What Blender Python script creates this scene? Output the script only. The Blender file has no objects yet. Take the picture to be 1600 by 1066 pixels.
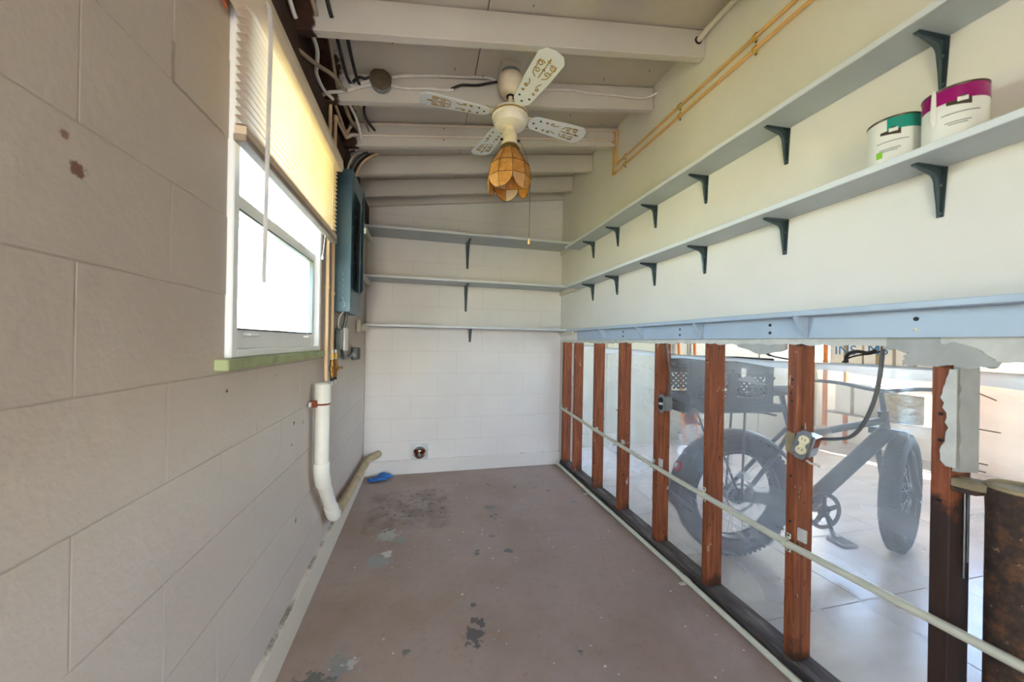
import bpy, bmesh, math, random
from mathutils import Vector, Matrix
random.seed(7)
PI = math.pi
C = bpy.context.scene.collection
sc = bpy.context.scene

# ------------------------------------------------------------------ camera
CAM_H = 1.20
F_PX = 565.0
th = math.atan((800 - 662) / F_PX)
roll = math.radians(1.0)
Fw = Vector((math.sin(th), math.cos(th), 0)); Rt = Vector((math.cos(th), -math.sin(th), 0)); Up = Vector((0, 0, 1))
cx = Rt * math.cos(roll) + Up * math.sin(roll)
cy = Up * math.cos(roll) - Rt * math.sin(roll)
cam = bpy.data.cameras.new('camera')
cam.sensor_width = 36.0
cam.lens = F_PX / 1600 * 36
cam.shift_y = 2.41 / 1600
cam.clip_start = 0.02
cam.dof.use_dof = True
cam.dof.focus_distance = 2.8
cam.dof.aperture_fstop = 3.2
camo = bpy.data.objects.new('camera', cam)
C.objects.link(camo)
camo.matrix_world = Matrix(((cx.x, cy.x, -Fw.x, 0), (cx.y, cy.y, -Fw.y, 0), (cx.z, cy.z, -Fw.z, CAM_H), (0, 0, 0, 1)))
sc.camera = camo

# ------------------------------------------------------------------ light
sc.view_settings.view_transform = 'Standard'
sc.view_settings.look = 'None'
sc.view_settings.gamma = 1
sc.view_settings.use_curve_mapping = False
sc.view_settings.exposure = 2.30
SKY, SUN = 0.85, 13.0
w = bpy.data.worlds.new('sky'); sc.world = w; w.use_nodes = True
nt = w.node_tree; nt.nodes.clear()
wo = nt.nodes.new('ShaderNodeOutputWorld'); bg = nt.nodes.new('ShaderNodeBackground')
st = nt.nodes.new('ShaderNodeTexSky'); st.sky_type = 'NISHITA'; st.sun_disc = False
st.sun_elevation = math.radians(45); st.sun_rotation = math.radians(154); st.dust_density = 1.0; st.air_density = 1.0
nt.links.new(st.outputs[0], bg.inputs[0]); nt.links.new(bg.outputs[0], wo.inputs[0])
bg.inputs[1].default_value = SKY
sun = bpy.data.lights.new('sun', 'SUN'); sun.energy = SUN; sun.angle = 0.01; sun.color = (1, 0.95, 0.87)
suno = bpy.data.objects.new('sun', sun); C.objects.link(suno)
suno.rotation_euler = Vector((-0.30, 0.62, -0.72)).to_track_quat('-Z', 'Y').to_euler()
def portal(name, loc, sx, sy, d):
    a = bpy.data.lights.new(name, 'AREA'); a.shape = 'RECTANGLE'; a.size = sx; a.size_y = sy
    a.cycles.is_portal = True
    o = bpy.data.objects.new(name, a); C.objects.link(o); o.location = loc
    o.rotation_euler = Vector(d).to_track_quat('-Z', 'Y').to_euler()
portal('window_portal', (-0.72, 1.51, 1.62), 0.95, 0.84, (1, 0, 0))
portal('added_door_portal', (-.18, -1.36, 1.02), .58, 2.08, (0, 1, 0))  # guides daylight through the doorway added behind the camera
portal('garage_portal', (5.9, 2.4, 1.6), 1.3, 3.7, (-1, 0, 0))
sc.cycles.max_bounces = 12
sc.cycles.diffuse_bounces = 8
sc.cycles.transparent_max_bounces = 16
sc.cycles.sample_clamp_indirect = 12
sc.cycles.caustics_reflective = False
sc.cycles.caustics_refractive = False

# ------------------------------------------------------------------ materials
def S(r, g, b):
    f = lambda c: (c / 255 / 12.92) if c / 255 <= 0.04045 else ((c / 255 + 0.055) / 1.055) ** 2.4
    return (f(r), f(g), f(b), 1)
class NT:
    def __init__(s, name):
        s.m = bpy.data.materials.new(name); s.m.use_nodes = True
        s.t = s.m.node_tree; s.b = s.t.nodes['Principled BSDF']
    def n(s, typ, **kw):
        x = s.t.nodes.new('ShaderNode' + typ)
        for k, v in kw.items(): setattr(x, k, v)
        return x
    def l(s, a, b): s.t.links.new(a, b)
    def pos(s, obj=False):
        if obj: return s.n('TexCoord').outputs['Object']
        return s.n('NewGeometry').outputs['Position']
    def noise(s, vec, scale, detail=4, rough=.55, dist=0):
        x = s.n('TexNoise'); x.inputs['Scale'].default_value = scale; x.inputs['Detail'].default_value = detail
        x.inputs['Roughness'].default_value = rough; x.inputs['Distortion'].default_value = dist
        s.l(vec, x.inputs['Vector']); return x.outputs['Fac']
    def mapv(s, vec, scale=(1, 1, 1), loc=(0, 0, 0)):
        x = s.n('Mapping'); x.inputs['Scale'].default_value = scale; x.inputs['Location'].default_value = loc
        s.l(vec, x.inputs['Vector']); return x.outputs[0]
    def ramp(s, fac, stops):
        x = s.n('ValToRGB'); e = x.color_ramp.elements
        while len(e) < len(stops): e.new(0.5)
        for i, (p, c) in enumerate(stops): e[i].position = p; e[i].color = c if len(c) == 4 else (*c, 1)
        s.l(fac, x.inputs[0]); return x.outputs[0]
    def step(s, fac, a, b):
        x = s.n('MapRange'); x.inputs[1].default_value = a; x.inputs[2].default_value = b; x.interpolation_type = 'SMOOTHSTEP'
        s.l(fac, x.inputs[0]); return x.outputs[0]
    def mix(s, fac, a, b):
        x = s.n('Mix', data_type='RGBA')
        for v, i in ((fac, 0), (a, 6), (b, 7)):
            if isinstance(v, (tuple, list)): x.inputs[i].default_value = v
            elif isinstance(v, (int, float)): x.inputs[i].default_value = v
            else: s.l(v, x.inputs[i])
        return x.outputs[2]
    def math(s, op, a, b=None):
        x = s.n('Math', operation=op)
        for v, i in ((a, 0), (b, 1)):
            if v is None: continue
            if isinstance(v, (int, float)): x.inputs[i].default_value = v
            else: s.l(v, x.inputs[i])
        return x.outputs[0]
    def bump(s, h, strength=.3, dist=.003):
        x = s.n('Bump'); x.inputs['Strength'].default_value = strength; x.inputs['Distance'].default_value = dist
        s.l(h, x.inputs['Height']); s.l(x.outputs[0], s.b.inputs['Normal'])
    def col(s, c):
        if isinstance(c, tuple): s.b.inputs['Base Color'].default_value = c
        else: s.l(c, s.b.inputs['Base Color'])
    def set(s, **kw):
        for k, v in kw.items(): s.b.inputs[k].default_value = v
def sc_(c, k): return (min(1, c[0] * k), min(1, c[1] * k), min(1, c[2] * k), 1)
MATS = {}
def simple(name, c, rough=.5, metal=0, var=.12, scale=12, bump=0, bscale=60, obj=False, bd=.002, spec=.5):
    m = NT(name); v = m.pos(obj)
    n = m.noise(v, scale)
    m.col(m.ramp(n, [(.3, sc_(c, 1 - var)), (.7, sc_(c, 1 + var))]))
    m.set(Roughness=rough, Metallic=metal)
    m.b.inputs['Specular IOR Level'].default_value = spec
    if bump: m.bump(m.noise(v, bscale), bump, bd)
    MATS[name] = m.m; return m.m
def wallpaint(name, c, dirt=S(120, 100, 80), bump=.35, dirtpos=.68, dirtmax=.5):
    m = NT(name); v = m.pos()
    n = m.noise(v, 2.3, 5); fine = m.noise(v, 55, 6, .65)
    base = m.ramp(n, [(.3, sc_(c, .955)), (.7, sc_(c, 1.03))])
    d = m.math('MULTIPLY', m.step(m.noise(v, 7, 8, .7), dirtpos, dirtpos + .16), dirtmax)
    m.col(m.mix(d, base, dirt))
    m.set(Roughness=.6); m.b.inputs['Specular IOR Level'].default_value = .35
    h = m.math('ADD', m.math('MULTIPLY', fine, .5), m.noise(v, 9, 6, .6))
    m.bump(h, bump, .006); MATS[name] = m.m; return m
CREAM = S(226, 218, 200)
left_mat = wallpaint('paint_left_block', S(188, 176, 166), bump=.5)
# red brown scuff on the left wall, and the dark drip where a joint was patched
def blob_mask(m, v, cx_, cy_, cz_, r, ns=30, edge=.35):
    d = m.n('VectorMath', operation='DISTANCE'); m.l(v, d.inputs[0]); d.inputs[1].default_value = (cx_, cy_, cz_)
    f = m.math('SUBTRACT', 1.0, m.math('DIVIDE', d.outputs['Value'], r))
    f = m.math('ADD', f, m.math('MULTIPLY', m.math('SUBTRACT', m.noise(v, ns, 5, .65), .5), 2.2))
    return m.step(f, edge, edge + .14)
def overlay(m, masks_cols):
    link = m.b.inputs['Base Color'].links[0]; cur = link.from_socket
    for mk, c in masks_cols: cur = m.mix(mk, cur, c)
    m.l(cur, m.b.inputs['Base Color'])
v = left_mat.pos()
overlay(left_mat, [(blob_mask(left_mat, v, -.497, .672, 1.447, .021, 60), S(122, 88, 80)),
                   (blob_mask(left_mat, v, -.497, .651, 1.485, .014, 70), S(136, 104, 96))])
def seg_mask(m, v, y0, y1, z0, z1, soft=.006):
    sp = m.n('SeparateXYZ'); m.l(v, sp.inputs[0]); wob = m.math('MULTIPLY', m.math('SUBTRACT', m.noise(v, 22, 4), .5), .012)
    Y = m.math('ADD', sp.outputs[1], wob); Z = m.math('ADD', sp.outputs[2], wob)
    f = m.math('MULTIPLY', m.step(Y, y0, y0 + soft), m.math('SUBTRACT', 1, m.step(Y, y1 - soft, y1)))
    g = m.math('MULTIPLY', m.step(Z, z0, z0 + soft), m.math('SUBTRACT', 1, m.step(Z, z1 - soft, z1)))
    return m.math('MULTIPLY', m.math('MULTIPLY', f, g), .6)
overlay(left_mat, [(blob_mask(left_mat, v, -.497, y_, z_, r_, 90, .5), S(88, 74, 66)) for y_, z_, r_ in ((1.62, .86, .018), (1.60, .78, .016), (1.73, .84, .014), (1.42, 1.07, .012), (1.10, 1.06, .013), (1.95, .74, .018), (1.66, .45, .02))])
# the joint that was re-pointed with brown filler, left of the window
overlay(left_mat, [(seg_mask(left_mat, v, .866, .882, 1.716, 1.80), S(140, 122, 104)), (seg_mask(left_mat, v, .87, 1.07, 1.709, 1.722), S(140, 122, 104))])
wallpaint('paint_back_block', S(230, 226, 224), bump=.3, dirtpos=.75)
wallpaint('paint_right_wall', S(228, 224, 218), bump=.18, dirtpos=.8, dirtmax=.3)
wallpaint('paint_ceiling', S(206, 197, 184), bump=.3, dirtpos=.66, dirtmax=.35)
wallpaint('paint_joist', S(212, 204, 192), bump=.25, dirtpos=.7, dirtmax=.4)
def base_paint(name, c, top):
    m = wallpaint(name, c, bump=.4); v = m.pos(); sp = m.n('SeparateXYZ'); m.l(v, sp.inputs[0])
    k = m.step(m.math('ADD', sp.outputs[2], m.math('MULTIPLY', m.noise(m.mapv(v, (1, 1, 3)), 12, 6, .7), .035)), top + .012, top + .020)
    k = m.math('MULTIPLY', k, m.step(m.noise(m.mapv(v, (1, 1, .2), (2, 5, 1)), 4.5, 6, .7), .42, .6))
    overlay(m, [(m.math('MULTIPLY', k, .8), S(84, 72, 60))])
base_paint('paint_plinth_left', S(204, 194, 178), .138); base_paint('paint_plinth_back', S(224, 220, 216), .128)
wallpaint('mortar_paint', S(192, 181, 170), bump=.4)
def bare_end(name):
    m = bpy.data.materials[name]; h = NT.__new__(NT); h.m = m; h.t = m.node_tree; h.b = h.t.nodes['Principled BSDF']; v = h.pos(); sp = h.n('SeparateXYZ'); h.l(v, sp.inputs[0])
    k = h.step(h.math('ADD', h.math('MULTIPLY', sp.outputs[0], -1), h.math('MULTIPLY', h.math('SUBTRACT', h.noise(v, 7, 6, .65), .5), .16)), .405, .425)
    k = h.math('MULTIPLY', k, h.math('SUBTRACT', 1, h.step(sp.outputs[1], 2.42, 2.46)))
    br = h.ramp(h.noise(v, 20, 4), [(.3, S(44, 28, 22)), (.7, S(86, 54, 36))])
    overlay(h, [(k, br)])
bare_end('paint_ceiling'); bare_end('paint_joist')
simple('brown_header', S(64, 42, 30), .8, 0, .45, 9, .4, 30)
simple('shelf_paint', S(176, 184, 188), .42, 0, .05, 6, .08, 40)
simple('ledge_paint', S(174, 190, 208), .42, 0, .05, 6, .08, 40)
simple('shelf_edge_lit', S(214, 220, 226), .4, 0, .03, 6)  # lightened shelf paint: light on the front edges put into the colour
simple('cleat_paint', S(214, 210, 196), .5, 0, .06, 10)
simple('bracket_metal', S(70, 86, 92), .32, .25, .2, 25, .1, 120)
simple('screw_metal', S(60, 58, 56), .4, .8)
simple('steel', S(160, 165, 168), .35, .85, .15, 30)
simple('black_plastic', S(26, 26, 28), .5)
simple('black_cable', S(34, 31, 29), .55, 0, .2, 30)
simple('white_cable', S(226, 220, 210), .5, 0, .08, 20)
simple('grey_cable', S(92, 92, 90), .5, 0, .12, 20)
simple('tan_cable', S(158, 140, 116), .6, 0, .25, 20)
simple('white_vinyl', S(236, 240, 244), .35, 0, .02)
simple('green_sill', S(150, 160, 118), .6, 0, .2, 14, .3, 60)
simple('pipe_tan', S(228, 196, 156), .45, 0, .06, 14)
simple('pipe_copper_paint', S(230, 184, 120), .4, 0, .12, 10)
simple('pipe_cream', S(222, 208, 190), .45, 0, .06, 14)
simple('clamp_yellow', S(214, 180, 92), .45, .2, .15)
simple('brass', S(150, 112, 60), .35, .9, .25, 40)
simple('pvc_white', S(226, 224, 216), .35, 0, .05, 8)
simple('pvc_tan', S(178, 158, 122), .5, 0, .22, 9)
simple('pvc_conduit', S(214, 214, 194), .4, 0, .06, 10)
simple('panel_blue', S(92, 122, 138), .35, .3, .12, 8, .05, 80)
simple('panel_dark', S(58, 86, 98), .4, .3, .15, 8)
simple('rust', S(128, 62, 34), .8, .2, .4, 40, .5, 80)
simple('rust_bracket', S(160, 92, 62), .7, 0, .35, 30, .4, 60)
simple('fan_white', S(236, 228, 212), .35, 0, .06, 20)
simple('fan_dirty', S(226, 210, 184), .4, 0, .14, 22)
simple('fan_blade', S(228, 230, 230), .35, 0, .03, 10)
simple('gold', S(168, 128, 26), .4, .4, .2, 50)
simple('antique_brass', S(120, 100, 50), .4, .7, .3, 60)
simple('came_brass', S(84, 62, 32), .45, .6, .2, 60)
simple('junction_cover', S(98, 84, 64), .6, .3, .3, 60, .2, 120)
simple('teal_lid', S(20, 140, 126), .3)
simple('magenta_band', S(150, 10, 104), .25)
simple('can_white', S(226, 226, 222), .35, 0, .03)
simple('can_rim', S(74, 64, 50), .35, .6)
simple('print_dark', S(60, 48, 34), .5)
simple('print_grey', S(130, 134, 138), .5)
simple('print_green', S(128, 196, 30), .5)
simple('glove_blue', S(36, 110, 190), .4, 0, .1, 40)
simple('vent_grey', S(192, 196, 200), .45, .2)
simple('duct_copper', S(214, 150, 110), .28, .85, .15, 20)
simple('dark_grey_metal', S(96, 104, 104), .4, .6)
def iron():
    m = NT('iron_rust'); v = m.pos(); n = m.noise(v, 22, 8, .75)
    c = m.ramp(n, [(.3, S(34, 28, 24)), (.5, S(70, 52, 40)), (.62, S(112, 74, 46)), (.75, S(150, 116, 84))])
    c = m.mix(m.step(m.noise(v, 60, 4, .6), .66, .74), c, S(176, 150, 120))
    m.col(c); m.set(Roughness=.75); m.bump(n, .7, .005); MATS['iron_rust'] = m.m
iron()
simple('board_old', S(150, 134, 104), .8, 0, .35, 18, .4, 50)
simple('drywall', S(176, 176, 172), .85, 0, .08, 20, .3, 60)
simple('drywall_paper', S(208, 206, 198), .8, 0, .1, 20, .3, 60)
simple('outlet_ivory', S(226, 216, 178), .35)
simple('tile_grout', S(120, 116, 110), .9)
simple('garage_wall', S(176, 176, 160), .7, 0, .04, 3)
simple('garage_ceiling', S(214, 210, 204), .8, 0, .03, 3)
simple('orange_wood', S(206, 118, 44), .5, 0, .15, 14)
simple('carton_white', S(226, 218, 206), .7, 0, .05, 10)
simple('ink_blue', S(40, 116, 170), .6)
simple('rack_metal', S(140, 130, 120), .5, .4)
simple('tyre', S(26, 30, 36), .75, 0, .15, 30)
simple('bike_black', S(32, 34, 38), .4, .1)
simple('red_lens', S(190, 24, 56), .25)
simple('lens_white', S(235, 235, 235), .3)
simple('concrete_out', S(190, 186, 178), .9, 0, .08, 2)
simple('grass', S(178, 166, 68), .95, 0, .3, 3, .4, 30, bd=.03)
simple('stucco_out', S(236, 232, 222), .9, 0, .03, 2)
simple('cord_white', S(232, 228, 216), .6)
simple('wand', S(196, 194, 194), .3)
simple('blind_rail', S(150, 134, 120), .45, 0, .1)
simple('blind_valance', S(222, 204, 180), .45, 0, .05)
simple('chip_white', S(230, 228, 220), .7)
simple('tape_dark', S(60, 56, 52), .8, 0, .4, 30)

def blind_slat_mat():
    m = NT('blind_slat'); v = m.pos()
    c = m.ramp(m.noise(v, 8), [(.3, S(222, 200, 170)), (.7, S(234, 214, 186))])
    m.col(c); m.set(Roughness=.4)
    tr = m.n('BsdfTranslucent'); m.l(c, tr.inputs[0])
    mx = m.n('MixShader'); mx.inputs[0].default_value = .30
    m.l(m.b.outputs[0], mx.inputs[1]); m.l(tr.outputs[0], mx.inputs[2])
    m.l(mx.outputs[0], m.t.nodes['Material Output'].inputs[0]); MATS['blind_slat'] = m.m
blind_slat_mat()
def capiz_mat():
    m = NT('capiz'); v = m.pos()
    info = m.n('ObjectInfo').outputs['Random']
    c1 = m.ramp(m.noise(v, 26, 5, .6, 1.0), [(.3, S(196, 136, 62)), (.55, S(222, 168, 92)), (.8, S(238, 208, 160))])
    c = m.mix(m.step(info, .8, 1.0), c1, S(236, 218, 190))
    m.col(c); m.set(Roughness=.3)
    tr = m.n('BsdfTranslucent'); m.l(c, tr.inputs[0])
    mx = m.n('MixShader'); mx.inputs[0].default_value = .4
    m.l(m.b.outputs[0], mx.inputs[1]); m.l(tr.outputs[0], mx.inputs[2])
    m.l(mx.outputs[0], m.t.nodes['Material Output'].inputs[0]); MATS['capiz'] = m.m
capiz_mat()
def glass_mat():
    m = NT('clear_glass')
    t = m.n('BsdfTransparent'); t.inputs[0].default_value = (.93, .97, .96, 1)
    g = m.n('BsdfGlossy'); g.inputs['Roughness'].default_value = .02
    lw = m.n('LayerWeight'); lw.inputs[0].default_value = .5
    mx = m.n('MixShader'); m.l(m.math('ADD', m.math('MULTIPLY', m.math('POWER', lw.outputs['Facing'], 4), .5), .03), mx.inputs[0]); m.l(t.outputs[0], mx.inputs[1]); m.l(g.outputs[0], mx.inputs[2])
    m.l(mx.outputs[0], m.t.nodes['Material Output'].inputs[0]); MATS['clear_glass'] = m.m
glass_mat()
def sheet_mat(name, op, op2):
    m = NT(name); v = m.pos()
    st_ = m.noise(m.mapv(v, (1, .9, 3)), 2.2, 4, .5, .4)
    fac = m.n('MapRange'); fac.inputs[1].default_value = .3; fac.inputs[2].default_value = .75
    fac.inputs[3].default_value = op; fac.inputs[4].default_value = op2; m.l(st_, fac.inputs[0])
    t = m.n('BsdfTransparent'); t.inputs[0].default_value = (.93, .97, 1, 1)
    d = m.n('BsdfDiffuse'); d.inputs[0].default_value = S(226, 232, 238)
    tr = m.n('BsdfTranslucent'); tr.inputs[0].default_value = S(226, 232, 240)
    g = m.n('BsdfGlossy'); g.inputs['Roughness'].default_value = .16
    a = m.n('MixShader'); a.inputs[0].default_value = .5; m.l(d.outputs[0], a.inputs[1]); m.l(tr.outputs[0], a.inputs[2])
    b = m.n('MixShader'); m.l(fac.outputs[0], b.inputs[0]); m.l(t.outputs[0], b.inputs[1]); m.l(a.outputs[0], b.inputs[2])
    lw = m.n('LayerWeight'); lw.inputs[0].default_value = .5
    k = m.math('ADD', m.math('MULTIPLY', m.math('POWER', lw.outputs['Facing'], 4), .5), .05)
    e = m.n('MixShader'); m.l(k, e.inputs[0]); m.l(b.outputs[0], e.inputs[1]); m.l(g.outputs[0], e.inputs[2])
    bp = m.n('Bump'); bp.inputs['Strength'].default_value = .25; bp.inputs['Distance'].default_value = .01; m.l(m.noise(m.mapv(v, (1, 1, 3)), 14, 4), bp.inputs['Height'])
    m.l(bp.outputs[0], g.inputs['Normal'])
    m.l(e.outputs[0], m.t.nodes['Material Output'].inputs[0]); MATS[name] = m.m
sheet_mat('poly_sheet', .20, .36); sheet_mat('poly_sheet_fold', .78, .92)

def stud_mat():
    m = NT('stud_wood'); v = m.pos()
    g = m.noise(m.mapv(v, (26, 26, 1.6)), 3.0, 5, .6, .5)
    c = m.ramp(g, [(.3, S(104, 52, 28)), (.55, S(144, 78, 44)), (.75, S(174, 104, 66))])
    z = m.n('SeparateXYZ'); m.l(v, z.inputs[0])
    n = m.noise(v, 11, 5, .6)
    # old rot / scorch near the floor: a stain on the timber itself
    low = m.step(m.math('ADD', m.math('MULTIPLY', z.outputs[2], -3.2), n), .18, .42)
    c = m.mix(m.math('MULTIPLY', low, .8), c, S(44, 32, 26))
    sp = m.step(m.noise(m.mapv(v, (1, 1, .6)), 38, 3, .5), .66, .70)
    c = m.mix(m.math('MULTIPLY', sp, .8), c, S(46, 28, 20))
    wt = m.step(m.noise(m.mapv(v, (1, 1, .4), (3, 1, 7)), 24, 4, .6), .65, .70)
    c = m.mix(m.math('MULTIPLY', wt, .75), c, S(214, 196, 180))
    m.col(c); m.set(Roughness=.55); m.bump(g, .25, .003); MATS['stud_wood'] = m.m
    # the end stud: scorched black below knee to waist height
    q = NT('stud_scorched'); v = q.pos()
    g = q.noise(q.mapv(v, (26, 26, 1.6)), 3.0, 5, .6, .5)
    c = q.ramp(g, [(.3, S(104, 52, 28)), (.55, S(144, 78, 44)), (.75, S(170, 100, 64))])
    z = q.n('SeparateXYZ'); q.l(v, z.inputs[0]); n = q.noise(v, 9, 6, .65)
    low = q.step(q.math('ADD', q.math('MULTIPLY', z.outputs[2], -1.5), q.math('MULTIPLY', n, 1.6)), -.55, -.3)
    c = q.mix(q.math('MULTIPLY', low, .92), c, S(34, 28, 25))
    q.col(c); q.set(Roughness=.65); q.bump(n, .4, .004); MATS['stud_scorched'] = q.m
stud_mat()
def plate_mat():
    m = NT('sill_plate_wood'); v = m.pos(); n = m.noise(m.mapv(v, (6, 1, 6)), 5, 5, .6)
    m.col(m.ramp(n, [(.3, S(46, 38, 34)), (.55, S(88, 80, 76)), (.75, S(128, 122, 118))])); m.set(Roughness=.75); m.bump(n, .3, .004)
    MATS['sill_plate_wood'] = m.m
plate_mat()
def floor_mat():
    m = NT('floor_paint'); v = m.pos()
    big = m.noise(v, 1.3, 6, .6); fine = m.noise(v, 30, 6, .7)
    c = m.ramp(big, [(.3, S(148, 126, 112)), (.55, S(166, 148, 140)), (.75, S(158, 137, 124))])
    c = m.mix(m.math('MULTIPLY', m.step(fine, .52, .75), .38), c, S(124, 102, 90))
    # small flakes of bare concrete and dark specks
    c = m.mix(m.math('MULTIPLY', m.step(m.noise(v, 46, 3, .5), .72, .76), .7), c, S(96, 92, 92))
    sep = m.n('SeparateXYZ'); m.l(v, sep.inputs[0])
    # darker square left by an appliance
    def box_mask(x0, x1, y0, y1, soft=.05):
        wob = m.math('MULTIPLY', m.math('SUBTRACT', m.noise(v, 9, 4), .5), .12)
        X = m.math('ADD', sep.outputs[0], wob); Y = m.math('ADD', sep.outputs[1], wob)
        a = m.math('MULTIPLY', m.step(X, x0, x0 + soft), m.math('SUBTRACT', 1, m.step(X, x1 - soft, x1)))
        b = m.math('MULTIPLY', m.step(Y, y0, y0 + soft), m.math('SUBTRACT', 1, m.step(Y, y1 - soft, y1)))
        return m.math('MULTIPLY', a, b)
    stain = m.math('MULTIPLY', box_mask(-.38, .22, 2.36, 3.02), m.step(m.noise(v, 6, 7, .7), .36, .62))
    c = m.mix(m.math('MULTIPLY', stain, .55), c, S(96, 78, 68))
    dk = m.math('MULTIPLY', box_mask(-.3, .24, 2.5, 2.98), m.step(m.noise(v, 24, 5, .7), .56, .63))
    c = m.mix(m.math('MULTIPLY', dk, .75), c, S(72, 60, 56))
    for (x, y, r, col, ed) in ((-.19, 2.34, .13, S(176, 178, 176), .5), (-.12, 2.27, .08, S(140, 150, 150), .45), (-.22, 2.08, .1, S(150, 156, 158), .4), (-.18, 2.14, .06, S(206, 204, 202), .45),
                               (.49, 2.58, .08, S(118, 118, 116), .45), (.49, 2.45, .11, S(104, 104, 104), .75), (.31, 2.04, .07, S(96, 100, 104), .7), (.5, 2.03, .08, S(92, 96, 100), .7), (.42, 2.2, .08, S(120, 122, 122), .75),
                               (.22, 1.46, .085, S(78, 78, 82), .45), (.25, 1.53, .06, S(80, 80, 84), .5), (.24, 1.64, .03, S(84, 84, 88), .5),
                               (-.28, 1.43, .13, S(136, 142, 142), .6), (-.23, 1.44, .1, S(190, 190, 188), .8), (-.36, 1.37, .1, S(92, 98, 98), .35), (-.05, 1.45, .1, S(104, 104, 102), .9), (.62, 1.3, .07, S(86, 92, 108), .8),
                               (.75, 2.9, .09, S(104, 96, 92), .8), (.9, 2.85, .1, S(96, 88, 84), .85), (1.13, 2.55, .06, S(120, 134, 150), .6), (1.0, 2.78, .07, S(92, 86, 82), .8), (.55, 3.0, .1, S(112, 100, 92), .85)):
        c = m.mix(m.math('MULTIPLY', blob_mask(m, v, x, y, 0, r, 26, ed), .85), c, col)
    m.col(c); r = m.n('MapRange'); r.inputs[3].default_value = .42; r.inputs[4].default_value = .62; m.l(fine, r.inputs[0]); m.l(r.outputs[0], m.b.inputs['Roughness'])
    m.bump(m.math('ADD', fine, m.noise(v, 5, 3)), .12, .004); MATS['floor_paint'] = m.m
floor_mat()
def tile_mat():
    m = NT('porcelain_tile'); v = m.pos()
    m.col(m.ramp(m.noise(m.mapv(v, (1, 4, 1)), 3, 5), [(.3, S(170, 160, 150)), (.7, S(188, 178, 168))])); m.set(Roughness=.22); MATS['porcelain_tile'] = m.m
tile_mat()

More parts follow.
